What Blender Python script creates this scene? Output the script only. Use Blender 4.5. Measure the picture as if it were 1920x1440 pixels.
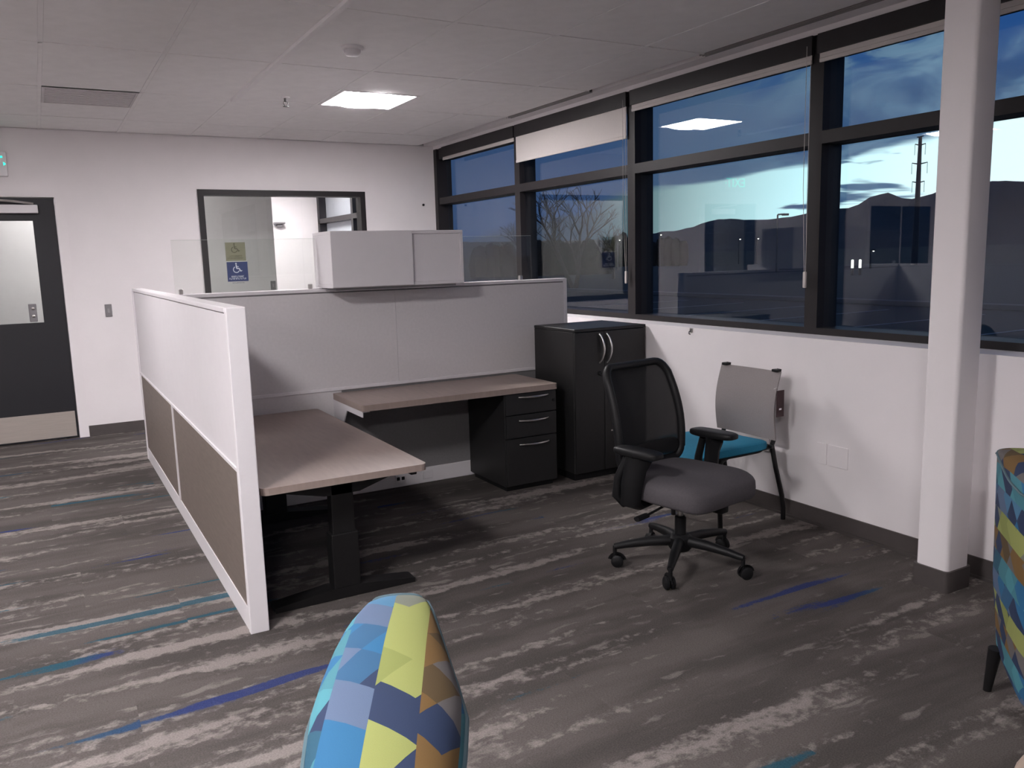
import bpy, bmesh, math, random
from mathutils import Vector, Matrix
random.seed(7)
PI = math.pi
sc = bpy.context.scene
COL = sc.collection
for o in list(bpy.data.objects):
    bpy.data.objects.remove(o)

# ------------------------------------------------------------------ camera
cam_d = bpy.data.cameras.new('camera')
cam = bpy.data.objects.new('camera', cam_d)
COL.objects.link(cam)
YAW, PITCH, ROLL, FPX = 0.51391672, 0.15359253, 0.02687073, 1548.765
cy, sy, ct, st = math.cos(YAW), math.sin(YAW), math.cos(PITCH), math.sin(PITCH)
_f = Vector((sy * ct, cy * ct, -st)); _r = Vector((cy, -sy, 0)); _d = _f.cross(_r)
_r2 = math.cos(ROLL) * _r + math.sin(ROLL) * _d
_d2 = -math.sin(ROLL) * _r + math.cos(ROLL) * _d
cam.matrix_world = Matrix(((_r2.x, -_d2.x, -_f.x, 0), (_r2.y, -_d2.y, -_f.y, 0), (_r2.z, -_d2.z, -_f.z, 1.5), (0, 0, 0, 1)))
cam_d.sensor_width = 36.0
cam_d.lens = FPX / 1920 * 36
cam_d.clip_start = 0.05
cam_d.clip_end = 8000
sc.camera = cam

# ------------------------------------------------------------------ exposure
sc.view_settings.view_transform = 'Standard'
sc.view_settings.look = 'None'
sc.view_settings.gamma = 1.0
sc.view_settings.use_curve_mapping = False
sc.view_settings.exposure = 0.0
sc.cycles.caustics_reflective = False
sc.cycles.caustics_refractive = False
LAMP = 106.0            # emission of the ceiling panel lenses
LAMP_COL = (1.0, 0.952, 0.968, 1)

# ------------------------------------------------------------------ node helpers
class NT:
    def __init__(self, tree):
        self.t = tree; self.n = tree.nodes; self.l = tree.links
    def node(self, typ, **kw):
        n = self.n.new(typ)
        for k, v in kw.items(): setattr(n, k, v)
        return n
    def link(self, a, b): self.l.new(a, b)
    def put(self, sock, v):
        if hasattr(v, 'is_output') or isinstance(v, bpy.types.NodeSocket): self.l.new(v, sock)
        else: sock.default_value = v
    def math(self, op, a, b=None, c=None, clamp=False):
        n = self.n.new('ShaderNodeMath'); n.operation = op; n.use_clamp = clamp
        self.put(n.inputs[0], a)
        if b is not None: self.put(n.inputs[1], b)
        if c is not None: self.put(n.inputs[2], c)
        return n.outputs[0]
    def mix(self, f, a, b):
        n = self.n.new('ShaderNodeMix'); n.data_type = 'RGBA'; n.clamp_factor = True
        self.put(n.inputs[0], f); self.put(n.inputs[6], a); self.put(n.inputs[7], b)
        return n.outputs[2]
    def rng(self, v, a, b, c=0.0, d=1.0, smooth=True):
        n = self.n.new('ShaderNodeMapRange'); n.clamp = True
        if smooth: n.interpolation_type = 'SMOOTHSTEP'
        self.put(n.inputs[0], v)
        for i, x in enumerate((a, b, c, d)): self.put(n.inputs[1 + i], x)
        return n.outputs[0]
    def comb(self, x, y, z):
        n = self.n.new('ShaderNodeCombineXYZ')
        for i, v in enumerate((x, y, z)): self.put(n.inputs[i], v)
        return n.outputs[0]
    def sep(self, v):
        n = self.n.new('ShaderNodeSeparateXYZ'); self.put(n.inputs[0], v); return n.outputs
    def noise(self, vec, scale=1.0, detail=3.0, rough=0.55, dist=0.0):
        n = self.n.new('ShaderNodeTexNoise'); self.put(n.inputs['Vector'], vec)
        n.inputs['Scale'].default_value = scale; n.inputs['Detail'].default_value = detail
        n.inputs['Roughness'].default_value = rough; n.inputs['Distortion'].default_value = dist
        return n.outputs[0]
    def wnoise(self, vec):
        n = self.n.new('ShaderNodeTexWhiteNoise'); self.put(n.inputs['Vector'], vec); return n.outputs['Value']
    def ramp(self, f, stops, const=True):
        n = self.n.new('ShaderNodeValToRGB'); r = n.color_ramp
        if const: r.interpolation = 'CONSTANT'
        while len(r.elements) < len(stops): r.elements.new(0.5)
        for e, (p, c) in zip(r.elements, stops): e.position = p; e.color = (*c, 1)
        self.put(n.inputs[0], f); return n.outputs[0]

def srgb(r, g, b):
    def c(v):
        v /= 255.0
        return v / 12.92 if v <= 0.04045 else ((v + 0.055) / 1.055) ** 2.4
    return (c(r), c(g), c(b))

MATS = {}
def mat(name, col, rough=0.6, metal=0.0, var=0.05, scale=14.0, bump=0.0, bscale=200.0, spec=0.5, emit=None, estr=0.0, coat=0.0, stretch=(1, 1, 1)):
    if name in MATS: return MATS[name]
    m = bpy.data.materials.new(name); m.use_nodes = True
    t = NT(m.node_tree); b = m.node_tree.nodes['Principled BSDF']
    tc = t.node('ShaderNodeTexCoord'); mp = t.node('ShaderNodeMapping'); mp.inputs['Scale'].default_value = stretch
    t.link(tc.outputs['Object'], mp.inputs[0])
    nz = t.noise(mp.outputs[0], scale, 4.0)
    k = t.rng(nz, 0.3, 0.7, 1 - var, 1 + var, smooth=False)
    hsv = t.node('ShaderNodeHueSaturation'); hsv.inputs['Color'].default_value = (*col, 1); t.link(k, hsv.inputs['Value'])
    t.link(hsv.outputs[0], b.inputs['Base Color'])
    b.inputs['Roughness'].default_value = rough; b.inputs['Metallic'].default_value = metal
    b.inputs['Specular IOR Level'].default_value = spec
    if coat: b.inputs['Coat Weight'].default_value = coat
    if emit:
        b.inputs['Emission Color'].default_value = (*emit, 1); b.inputs['Emission Strength'].default_value = estr
    if bump:
        bp = t.node('ShaderNodeBump'); bp.inputs['Strength'].default_value = bump; bp.inputs['Distance'].default_value = 0.002
        t.link(t.noise(mp.outputs[0], bscale, 2.0), bp.inputs['Height']); t.link(bp.outputs[0], b.inputs['Normal'])
    MATS[name] = m
    return m

def glass_mat(name, tint=(0.92, 0.95, 0.95), f0=0.042):
    m = bpy.data.materials.new(name); m.use_nodes = True
    nt = m.node_tree; nt.nodes.clear(); t = NT(nt)
    out = t.node('ShaderNodeOutputMaterial'); g = t.node('ShaderNodeNewGeometry')
    dp = t.node('ShaderNodeVectorMath', operation='DOT_PRODUCT')
    t.link(g.outputs['Incoming'], dp.inputs[0]); t.link(g.outputs['Normal'], dp.inputs[1])
    c = t.math('ABSOLUTE', dp.outputs['Value'])
    p = t.math('POWER', t.math('SUBTRACT', 1.0, c), 5.0)
    f = t.math('MULTIPLY_ADD', p, 1 - f0, f0)
    tr = t.node('ShaderNodeBsdfTransparent'); tr.inputs[0].default_value = (*tint, 1)
    gl = t.node('ShaderNodeBsdfGlossy'); gl.inputs['Roughness'].default_value = 0.0
    mx = t.node('ShaderNodeMixShader')
    t.link(f, mx.inputs[0]); t.link(tr.outputs[0], mx.inputs[1]); t.link(gl.outputs[0], mx.inputs[2])
    t.link(mx.outputs[0], out.inputs[0])
    return m

def emit_mat(name, col, s):
    m = bpy.data.materials.new(name); m.use_nodes = True
    nt = m.node_tree; nt.nodes.clear(); t = NT(nt)
    out = t.node('ShaderNodeOutputMaterial'); e = t.node('ShaderNodeEmission')
    e.inputs[0].default_value = (*col[:3], 1); e.inputs[1].default_value = s
    t.link(e.outputs[0], out.inputs[0]); return m

# ------------------------------------------------------------------ dusk sky
w = bpy.data.worlds.new('dusk_sky'); sc.world = w; w.use_nodes = True
nt = w.node_tree; nt.nodes.clear(); t = NT(nt)
wo = t.node('ShaderNodeOutputWorld'); bg = t.node('ShaderNodeBackground')
tc = t.node('ShaderNodeTexCoord')
x, y, z = t.sep(tc.outputs['Generated'])
el = t.math('MULTIPLY', t.math('ARCSINE', z), 57.2958)                    # elevation in degrees
GA = math.radians(66)                                                     # bearing of the set sun
ga = t.math('ADD', t.math('MULTIPLY', x, math.sin(GA)), t.math('MULTIPLY', y, math.cos(GA)))
da = t.math('MULTIPLY', t.math('ARCCOSINE', ga), 57.2958)                 # degrees away from the glow
azd = t.math('MULTIPLY', t.math('ARCTAN2', x, y), 57.2958)
# long flat cloud banks and softer billows, measured in degrees of bearing and elevation
n1 = t.noise(t.comb(t.math('MULTIPLY', azd, 0.085), t.math('MULTIPLY', el, 0.55), 3.3), 1.0, 4.0, 0.5, 0.4)
n2 = t.noise(t.comb(t.math('MULTIPLY', azd, 0.16), t.math('MULTIPLY', t.math('MULTIPLY_ADD', azd, -0.12, el), 0.30), 8.1), 1.0, 5.0, 0.55, 0.8)
top = t.math('ADD', t.math('MULTIPLY_ADD', da, -0.20, 9.0), t.math('MULTIPLY', t.math('SUBTRACT', n1, 0.5), 4.0))
open_ = t.rng(t.math('SUBTRACT', el, top), 0.35, -0.35)
open_ = t.math('MULTIPLY', open_, t.rng(n1, 0.355, 0.395))                 # flat bars across the gap
hor = t.ramp(t.math('DIVIDE', da, 40.0), [(0.0, (1.25, 1.28, 1.28)), (0.30, (1.05, 1.38, 1.42)), (0.44, (0.80, 1.22, 1.28)), (0.60, (0.42, 0.62, 0.64)), (0.70, srgb(96, 122, 130)), (0.78, srgb(66, 78, 96)), (1.0, srgb(60, 74, 100))], const=False)
dk = t.mix(t.rng(n2, 0.36, 0.62), (*srgb(56, 88, 132), 1), (*srgb(122, 154, 180), 1))
dk = t.mix(t.rng(da, 12.0, 26.0), dk, (*srgb(76, 102, 134), 1))
deep = t.math('MULTIPLY', t.rng(el, 8.5, 13.0), t.rng(n2, 0.56, 0.44))
dk = t.mix(deep, dk, (*srgb(42, 84, 146), 1))
dk = t.mix(t.rng(da, 24.0, 32.0), dk, (*srgb(60, 84, 124), 1))
dk = t.mix(t.rng(el, 20.0, 60.0), dk, (*srgb(36, 66, 118), 1))
sky = t.mix(open_, dk, hor)
sky = t.mix(t.rng(el, 0.2, -1.0), sky, (*srgb(40, 46, 52), 1))
t.link(sky, bg.inputs[0]); bg.inputs[1].default_value = 1.0
t.link(bg.outputs[0], wo.inputs[0])

# ------------------------------------------------------------------ mesh helpers
class MB:
    def __init__(self): self.v = []; self.f = []
    def add(self, vs, fs):
        o = len(self.v); self.v += [tuple(p) for p in vs]; self.f += [tuple(i + o for i in q) for q in fs]; return self
    def box(self, x0, x1, y0, y1, z0, z1):
        if x0 > x1: x0, x1 = x1, x0
        if y0 > y1: y0, y1 = y1, y0
        if z0 > z1: z0, z1 = z1, z0
        return self.add([(x0, y0, z0), (x1, y0, z0), (x1, y1, z0), (x0, y1, z0), (x0, y0, z1), (x1, y0, z1), (x1, y1, z1), (x0, y1, z1)],
                        [(0, 3, 2, 1), (4, 5, 6, 7), (0, 1, 5, 4), (1, 2, 6, 5), (2, 3, 7, 6), (3, 0, 4, 7)])
    def prism(self, poly, axis, a, b):
        """extrude a 2D polygon (in the two other axes, cyclic order) from a to b"""
        def P(q, h):
            return {'x': (h, q[0], q[1]), 'y': (q[0], h, q[1]), 'z': (q[0], q[1], h)}[axis]
        n = len(poly); vs = [P(q, a) for q in poly] + [P(q, b) for q in poly]
        return self.add(vs, [tuple(range(n))[::-1], tuple(range(n, 2 * n))] + [(i, (i + 1) % n, n + (i + 1) % n, n + i) for i in range(n)])
    def tube(self, path, r, n=10, closed=False, sx=1.0, up=None):
        path = [Vector(p) for p in path]; m = len(path)
        rs = r if isinstance(r, (list, tuple)) else [r] * m
        tg = []
        for i in range(m):
            a = path[(i - 1) % m] if (closed or i > 0) else path[i]
            b = path[(i + 1) % m] if (closed or i < m - 1) else path[i]
            tg.append((b - a).normalized())
        u = Vector(up) if up else (Vector((0, 0, 1)) if abs(tg[0].z) < 0.9 else Vector((1, 0, 0)))
        vs = []
        for i in range(m):
            u = (u - tg[i] * u.dot(tg[i])).normalized(); s = tg[i].cross(u)
            for k in range(n):
                a = 2 * PI * k / n
                vs.append(path[i] + (s * math.cos(a) * sx + u * math.sin(a)) * rs[i])
        fs = []
        for i in range(m if closed else m - 1):
            j = (i + 1) % m
            for k in range(n):
                k2 = (k + 1) % n
                fs.append((i * n + k, i * n + k2, j * n + k2, j * n + k))
        if not closed:
            fs.append(tuple(range(n))[::-1]); fs.append(tuple((m - 1) * n + k for k in range(n)))
        return self.add(vs, fs)
    def lathe(self, prof, c=(0, 0, 0), n=24):
        vs = []; m = len(prof)
        for r, zz in prof:
            for k in range(n):
                a = 2 * PI * k / n; vs.append((c[0] + r * math.cos(a), c[1] + r * math.sin(a), c[2] + zz))
        fs = [(i * n + k, i * n + (k + 1) % n, (i + 1) * n + (k + 1) % n, (i + 1) * n + k) for i in range(m - 1) for k in range(n)]
        fs.append(tuple(range(n))[::-1]); fs.append(tuple((m - 1) * n + k for k in range(n)))
        return self.add(vs, fs)
    def rbox(self, x0, x1, y0, y1, z0, z1, r=0.005, seg=2):
        bm = bmesh.new(); bmesh.ops.create_cube(bm, size=1.0)
        for v in bm.verts:
            v.co = Vector(((x0 + x1) / 2 + v.co.x * (x1 - x0), (y0 + y1) / 2 + v.co.y * (y1 - y0), (z0 + z1) / 2 + v.co.z * (z1 - z0)))
        bmesh.ops.bevel(bm, geom=list(bm.edges), offset=r, segments=seg, affect='EDGES', profile=0.5)
        return self.addbm(bm)
    def addbm(self, bm):
        bm.verts.ensure_lookup_table(); bm.verts.index_update()
        self.add([v.co[:] for v in bm.verts], [[v.index for v in f.verts] for f in bm.faces]); bm.free(); return self
    def sell(self, c, a, b, h, e1=0.35, e2=0.35, nu=40, nv=16, warp=None):
        """superellipsoid cushion"""
        def s(v, e): return math.copysign(abs(v) ** e, v)
        vs = []
        for i in range(nv + 1):
            ph = -PI / 2 + PI * i / nv
            for k in range(nu):
                th = 2 * PI * k / nu
                p = Vector((a * s(math.cos(ph), e1) * s(math.cos(th), e2), b * s(math.cos(ph), e1) * s(math.sin(th), e2), h * s(math.sin(ph), e1)))
                if warp: p = warp(p)
                vs.append((p.x + c[0], p.y + c[1], p.z + c[2]))
        fs = [(i * nu + k, i * nu + (k + 1) % nu, (i + 1) * nu + (k + 1) % nu, (i + 1) * nu + k) for i in range(nv) for k in range(nu)]
        return self.add(vs, fs)
    def xf(self, M):
        self.v = [tuple(M @ Vector(p)) for p in self.v]; return self
    def build(self, name, material, parent=None, smooth=False, origin=None):
        me = bpy.data.meshes.new(name)
        vs = self.v
        if origin is not None: vs = [(p[0] - origin[0], p[1] - origin[1], p[2] - origin[2]) for p in vs]
        me.from_pydata(vs, [], self.f); me.validate(); me.update()
        bm = bmesh.new(); bm.from_mesh(me); bmesh.ops.remove_doubles(bm, verts=bm.verts, dist=1e-6)
        bmesh.ops.recalc_face_normals(bm, faces=bm.faces); bm.to_mesh(me); bm.free()
        if smooth:
            for p in me.polygons: p.use_smooth = True
            try: me.set_sharp_from_angle(angle=math.radians(38))
            except Exception: pass
        if material: me.materials.append(material)
        o = bpy.data.objects.new(name, me); COL.objects.link(o)
        if origin is not None: o.location = origin
        if parent: o.parent = parent
        return o

def tag(o, label=None, cat=None, group=None, kind=None):
    if label: o['label'] = label
    if cat: o['category'] = cat
    if group: o['group'] = group
    if kind: o['kind'] = kind
    return o
def thing(name, label, cat, loc=(0, 0, 0), rz=0.0, group=None):
    o = bpy.data.objects.new(name, None); COL.objects.link(o); o.location = loc; o.rotation_euler = (0, 0, rz)
    o.empty_display_size = 0.1
    return tag(o, label, cat, group)
def struct(o): o['kind'] = 'structure'; return o
def share(o, name, loc=None, parent=None, rot=None, scale=None):
    c = bpy.data.objects.new(name, o.data); COL.objects.link(c)
    if loc is not None: c.location = loc
    if rot is not None: c.rotation_euler = rot
    if scale is not None: c.scale = scale
    c.parent = parent; return c
def text_mesh(name, body, size, material, parent, loc, rot, ext=0.001, align='CENTER'):
    cu = bpy.data.curves.new(name, 'FONT'); cu.body = body; cu.size = size; cu.extrude = ext; cu.align_x = align; cu.align_y = 'CENTER'
    to = bpy.data.objects.new(name + '_curve', cu); COL.objects.link(to)
    dg = bpy.context.evaluated_depsgraph_get()
    me = bpy.data.meshes.new_from_object(to.evaluated_get(dg)); bpy.data.objects.remove(to)
    me.materials.clear(); me.materials.append(material)
    o = bpy.data.objects.new(name, me); COL.objects.link(o); o.location = loc; o.rotation_euler = rot; o.parent = parent
    return o

# ------------------------------------------------------------------ dimensions
XR, XF, XG = 3.58, 3.76, 3.87          # low wall face, window frame face, glass plane
YB, ZC = 8.22, 2.665                   # back wall, ceiling
XL, YN = -5.6, -3.6                    # unseen left and near walls

# ------------------------------------------------------------------ materials
M_wall = mat('wall_paint', (0.87, 0.83, 0.84), 0.75, var=0.02, scale=3, bump=0.15, bscale=320)
M_ceil = mat('ceiling_tile_fibre', (0.945, 0.925, 0.925), 0.9, var=0.03, scale=9, bump=0.35, bscale=260)
M_tee = mat('ceiling_tee_white', (0.92, 0.89, 0.90), 0.5, var=0.01)
M_black = mat('window_frame_bronze', (0.021, 0.0185, 0.020), 0.48, var=0.08, spec=0.3)
M_base = mat('rubber_base', (0.075, 0.064, 0.062), 0.6, var=0.06)
M_white = mat('white_laminate', (0.80, 0.77, 0.79), 0.45, var=0.012)
M_trim = mat('panel_trim_white', (0.82, 0.79, 0.81), 0.4, var=0.01)
M_fab = mat('panel_fabric_white', (0.72, 0.69, 0.70), 0.85, var=0.03, scale=60, bump=0.2, bscale=500)
M_taupe = mat('taupe_laminate', (0.185, 0.150, 0.130), 0.5, var=0.10, scale=9, stretch=(1, 1, 6))
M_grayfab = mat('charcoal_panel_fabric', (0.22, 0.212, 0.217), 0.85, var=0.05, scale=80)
M_desk = mat('desk_laminate_taupe', (0.335, 0.265, 0.235), 0.42, var=0.07, scale=7, stretch=(7, 1, 1))
M_char = mat('charcoal_steel', (0.021, 0.0205, 0.021), 0.45, var=0.06, scale=40, spec=0.4)
M_blk = mat('black_plastic', (0.009, 0.009, 0.010), 0.5, var=0.1, spec=0.3)
M_blkst = mat('black_steel', (0.010, 0.0095, 0.010), 0.42, var=0.08, spec=0.35)
M_chrome = mat('satin_nickel', (0.62, 0.60, 0.58), 0.28, metal=1.0, var=0.03)
M_shade = mat('roller_shade_cloth', (0.60, 0.56, 0.54), 0.85, var=0.02, scale=90)
M_door = mat('door_black', (0.010, 0.010, 0.014), 0.5, var=0.05)
M_kick = mat('kick_plate_metal', (0.46, 0.41, 0.37), 0.4, metal=0.25, var=0.06, scale=5, stretch=(1, 1, 30))
M_grey = mat('grey_plastic', (0.22, 0.21, 0.22), 0.5, var=0.05)
M_glass = glass_mat('window_glass', (0.92, 0.96, 0.97), 0.080)
M_clear = glass_mat('clear_glass', (0.965, 0.975, 0.965), 0.03)
M_edge = mat('glass_edge', (0.55, 0.60, 0.56), 0.2, var=0.02)
M_seat = mat('grey_seat_fabric', (0.088, 0.080, 0.088), 0.9, var=0.08, scale=120, bump=0.3, bscale=700)
M_teal = mat('turquoise_seat_fabric', (0.012, 0.200, 0.340), 0.85, var=0.07, scale=120, bump=0.3, bscale=700)
M_greymesh = mat('grey_sling_mesh', (0.275, 0.245, 0.245), 0.85, var=0.05, scale=150, bump=0.4, bscale=900)

def mesh_fabric(name, col, see):
    m = bpy.data.materials.new(name); m.use_nodes = True
    t = NT(m.node_tree); b = m.node_tree.nodes['Principled BSDF']; out = m.node_tree.nodes['Material Output']
    tc = t.node('ShaderNodeTexCoord')
    nz = t.noise(tc.outputs['Object'], 300, 2)
    t.link(t.mix(nz, (*[c * 0.8 for c in col], 1), (*[c * 1.2 for c in col], 1)), b.inputs['Base Color'])
    b.inputs['Roughness'].default_value = 0.9
    tr = t.node('ShaderNodeBsdfTransparent'); mx = t.node('ShaderNodeMixShader'); mx.inputs[0].default_value = see
    t.link(b.outputs[0], mx.inputs[1]); t.link(tr.outputs[0], mx.inputs[2]); t.link(mx.outputs[0], out.inputs[0])
    return m
M_mesh = mesh_fabric('black_back_mesh', (0.013, 0.013, 0.014), 0.05)

def carpet():
    m = bpy.data.materials.new('streaked_carpet'); m.use_nodes = True
    t = NT(m.node_tree); b = m.node_tree.nodes['Principled BSDF']
    tc = t.node('ShaderNodeTexCoord'); X, Y, Z = t.sep(tc.outputs['Object'])
    # carpet planks, long side along x, each cut from another part of the roll
    row = t.math('FLOOR', t.math('DIVIDE', Y, 0.50))
    coln = t.math('FLOOR', t.math('DIVIDE', t.math('MULTIPLY_ADD', row, 0.37, X), 1.0))
    wn = t.node('ShaderNodeTexWhiteNoise'); t.put(wn.inputs['Vector'], t.comb(row, coln, 3.0))
    sh = t.math('MULTIPLY', wn.outputs['Value'], 0.55)
    Xs = t.math('ADD', X, sh); Ys = t.math('ADD', Y, t.math('MULTIPLY', wn.outputs['Value'], 0.03))
    wob = t.math('MULTIPLY', t.math('SUBTRACT', t.noise(t.comb(t.math('MULTIPLY', X, 7.0), t.math('MULTIPLY', Y, 9.0), 0), 1, 2), 0.5), 0.06)
    Yw = t.math('ADD', Ys, wob)
    rows_ = t.noise(t.comb(t.math('MULTIPLY', Xs, 0.55), t.math('MULTIPLY', Yw, 6.4), 0.0), 1.0, 2.0, 0.45)
    clump = t.noise(t.comb(t.math('MULTIPLY', Xs, 15.0), t.math('MULTIPLY', Yw, 21.0), 5.0), 1.0, 4.0, 0.6)
    fine = t.noise(t.comb(t.math('MULTIPLY', X, 46), t.math('MULTIPLY', Y, 60), 2.0), 1.0, 3.0, 0.65)
    pile = t.noise(t.comb(t.math('MULTIPLY', X, 160), t.math('MULTIPLY', Y, 240), 2.0), 1.0, 2.0, 0.6)
    k = t.math('ADD', rows_, t.math('ADD', t.math('MULTIPLY', t.math('SUBTRACT', clump, 0.5), 0.42), t.math('MULTIPLY', t.math('SUBTRACT', fine, 0.5), 0.14)))
    light = t.rng(k, 0.54, 0.66)
    s2 = t.noise(t.comb(t.math('MULTIPLY', Xs, 3.2), t.math('MULTIPLY', Yw, 15), 7.0), 1.0, 3.0, 0.5)
    light2 = t.math('MULTIPLY', t.rng(t.math('ADD', s2, t.math('MULTIPLY', t.math('SUBTRACT', clump, 0.5), 0.25)), 0.60, 0.72), 0.6)
    light = t.math('MAXIMUM', light, light2)
    tone = t.noise(t.comb(t.math('MULTIPLY', Xs, 0.9), t.math('MULTIPLY', Yw, 5.0), 12.0), 1.0, 3.0)
    base = t.mix(t.rng(tone, 0.35, 0.65), (0.074, 0.066, 0.062, 1), (0.118, 0.104, 0.098, 1))
    bl = t.noise(t.comb(t.math('MULTIPLY', Xs, 0.85), t.math('MULTIPLY', Ys, 8.5), 21.0), 1.0, 2.0, 0.45)
    bm_ = t.math('MULTIPLY', t.rng(t.math('ADD', bl, t.math('MULTIPLY', t.math('SUBTRACT', fine, 0.5), 0.10)), 0.655, 0.70), 0.85)
    hue = t.rng(t.noise(t.comb(t.math('MULTIPLY', X, 0.5), t.math('MULTIPLY', Y, 0.9), 31.0), 1.0, 1.0), 0.47, 0.53)
    blue = t.mix(hue, (0.022, 0.040, 0.155, 1), (0.016, 0.085, 0.125, 1))
    c = t.mix(light, base, (0.255, 0.226, 0.213, 1))
    c = t.mix(bm_, c, blue)
    hsv = t.node('ShaderNodeHueSaturation'); t.link(c, hsv.inputs['Color']); t.link(t.rng(pile, 0.25, 0.75, 0.72, 1.28, False), hsv.inputs['Value'])
    t.link(hsv.outputs[0], b.inputs['Base Color'])
    b.inputs['Roughness'].default_value = 0.95; b.inputs['Specular IOR Level'].default_value = 0.15
    bp = t.node('ShaderNodeBump'); bp.inputs['Strength'].default_value = 0.5; bp.inputs['Distance'].default_value = 0.004
    t.link(pile, bp.inputs['Height']); t.link(bp.outputs[0], b.inputs['Normal'])
    return m
M_carpet = carpet()

# ================================================================== ROOM SHELL
floor = struct(MB().box(XL - .1, 3.98, YN - .1, 13.0, -0.12, 0.0).build('floor', M_carpet))
ceiling = struct(MB().box(XL - .1, 3.98, YN - .1, 13.0, ZC + 0.03, ZC + 0.15).build('ceiling', mat('plenum_dark', (0.10, 0.095, 0.095), 0.9)))

# back wall with a doorway and an interior window
DX0, DX1, DZ = -0.725, 0.187, 2.10       # door leaf
WX0, WX1, WZ0, WZ1 = 1.355, 2.973, 0.95, 2.186
J = 0.078
mb = MB()
T = 0.12
mb.box(XL, DX0 - J, YB, YB + T, 0, ZC); mb.box(DX0 - J, DX1 + J, YB, YB + T, DZ + J * 0.7, ZC)
mb.box(DX1 + J, WX0, YB, YB + T, 0, ZC); mb.box(WX0, WX1, YB, YB + T, 0, WZ0); mb.box(WX0, WX1, YB, YB + T, WZ1, ZC)
mb.box(WX1, XR + 0.18, YB, YB + T, 0, ZC)
wall_back = struct(mb.build('wall_back', M_wall))
wall_left = struct(MB().box(XL - .1, XL, YN, YB, 0, ZC).build('wall_left', M_wall))
wall_near = struct(MB().box(XL, 3.98, YN - .1, YN, 0, ZC).build('wall_near', M_wall))
# right wall: low wall with a deep ledge, header strip over the glazing
mb = MB(); mb.box(XR, 3.98, YN, 12.6, 0, 1.02); mb.box(XF, 3.98, YN, 12.6, 2.629, ZC + .03)
wall_right = struct(mb.build('wall_right', M_wall))

# rubber base
bb = MB()
def base_x(x0, x1, y, s): bb.box(x0, x1, y, y + 0.008 * s, 0, 0.095); bb.box(x0, x1, y, y + 0.016 * s, 0, 0.012)
base_x(XL, DX0 - J, YB, -1); base_x(DX1 + J, XR, YB, -1)
struct(bb.build('baseboard_back', M_base))
bb = MB(); bb.box(XR - 0.008, XR, YN, YB, 0, 0.095); bb.box(XR - 0.018, XR, YN, YB, 0, 0.012)
struct(bb.build('baseboard_right', M_base))
struct(MB().box(XL, XL + .008, YN, YB, 0, 0.095).build('baseboard_left', M_base))

# ------------------------------------------------------------------ ceiling tiles and tees
GX = [1.340 + 0.605 * k for k in range(-11, 5)]; GX[-1] = XF
GX = [g for g in GX if g > XL]; GX = [XL] + GX
GY = [5.13 + 1.2 * k for k in range(-7, 3)]; GY = [g for g in GY if g > YN]; GY = [YN] + GY + [YB]
LIGHT_CELLS = {}   # (xi, y0) full 2x2 cells that hold something else
special = []       # (x0, x1, y0, y1)
def cell_x(x): 
    for a, b in zip(GX, GX[1:]):
        if a <= x < b: return a, b
lights_at = [(2.2, 5.73, 6.33), (-0.7, 5.13, 5.73), (-0.7, 1.53, 2.13), (-3.1, 5.13, 5.73), (-3.1, 1.53, 2.13), (-0.7, -1.47, -0.87)]
LAMP_GAIN = [0.95, 0.55, 1.4, 0.3, 0.9, 1.1]        # gain set lamp by lamp to balance the light
for (lx, a, b) in lights_at:
    c = cell_x(lx); special.append((c[0], c[1], a, b))
vent_cell = (*cell_x(0.4), 6.33, 6.93); special.append(vent_cell)
tile_cache = {}
def tile(x0, x1, y0, y1):
    g = 0.010
    k = (round(x1 - x0, 3), round(y1 - y0, 3))
    if k not in tile_cache:
        hx, hy = k[0] / 2 - g, k[1] / 2 - g
        m = MB(); m.rbox(-hx, hx, -hy, hy, 0.0, 0.022, 0.003, 1)
        o = m.build('ceiling_tile', M_ceil); tile_cache[k] = o
    else:
        o = share(tile_cache[k], 'ceiling_tile')
    o.location = ((x0 + x1) / 2, (y0 + y1) / 2, ZC + random.uniform(-0.0005, 0.0015)); o.parent = ceiling
for xa, xb in zip(GX, GX[1:]):
    if xb - xa < 0.03: continue
    for ya, yb in zip(GY, GY[1:]):
        segs = [(ya, yb)]
        for s in special:
            if abs(s[0] - xa) < 1e-6:
                new = []
                for (p, q) in segs:
                    if s[2] < q - 1e-3 and s[3] > p + 1e-3:
                        if s[2] - p > 0.02: new.append((p, s[2]))
                        if q - s[3] > 0.02: new.append((s[3], q))
                    else: new.append((p, q))
                segs = new
        for (p, q) in segs:
            if xa > 3.0 : tile(xa, XR + 0.02, p, q)
            else: tile(xa, xb, p, q)
# strip of plasterboard along the glazing
MB().box(XR + 0.072, XF, YN, YB, ZC - 0.002, ZC + 0.03).build('ceiling_edge_strip', M_wall, ceiling)
for gx in GX[1:-1]:
    MB().box(gx - 0.011, gx + 0.011, YN, YB, ZC - 0.001, ZC + 0.03).build('ceiling_tee', M_ceil, ceiling)
MB().box(1.340 - 0.017, 1.340 + 0.017, 2.6, 6.33, ZC - 0.020, ZC - 0.001).build('light_catch_strip', M_tee, ceiling)  # strip added under the tee, hung low so its side catches lamp light
for gy in GY[1:-1]:
    MB().box(XL, XR + .02, gy - 0.008, gy + 0.008, ZC - 0.001, ZC + 0.028).build('ceiling_cross_tee', M_ceil, ceiling)
for s in special:
    MB().box(s[0], s[1], s[3] - 0.008, s[3] + 0.008, ZC - 0.001, ZC + 0.028).build('ceiling_cross_tee', M_ceil, ceiling)
    MB().box(s[0], s[1], s[2] - 0.008, s[2] + 0.008, ZC - 0.001, ZC + 0.028).build('ceiling_cross_tee', M_ceil, ceiling)
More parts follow.
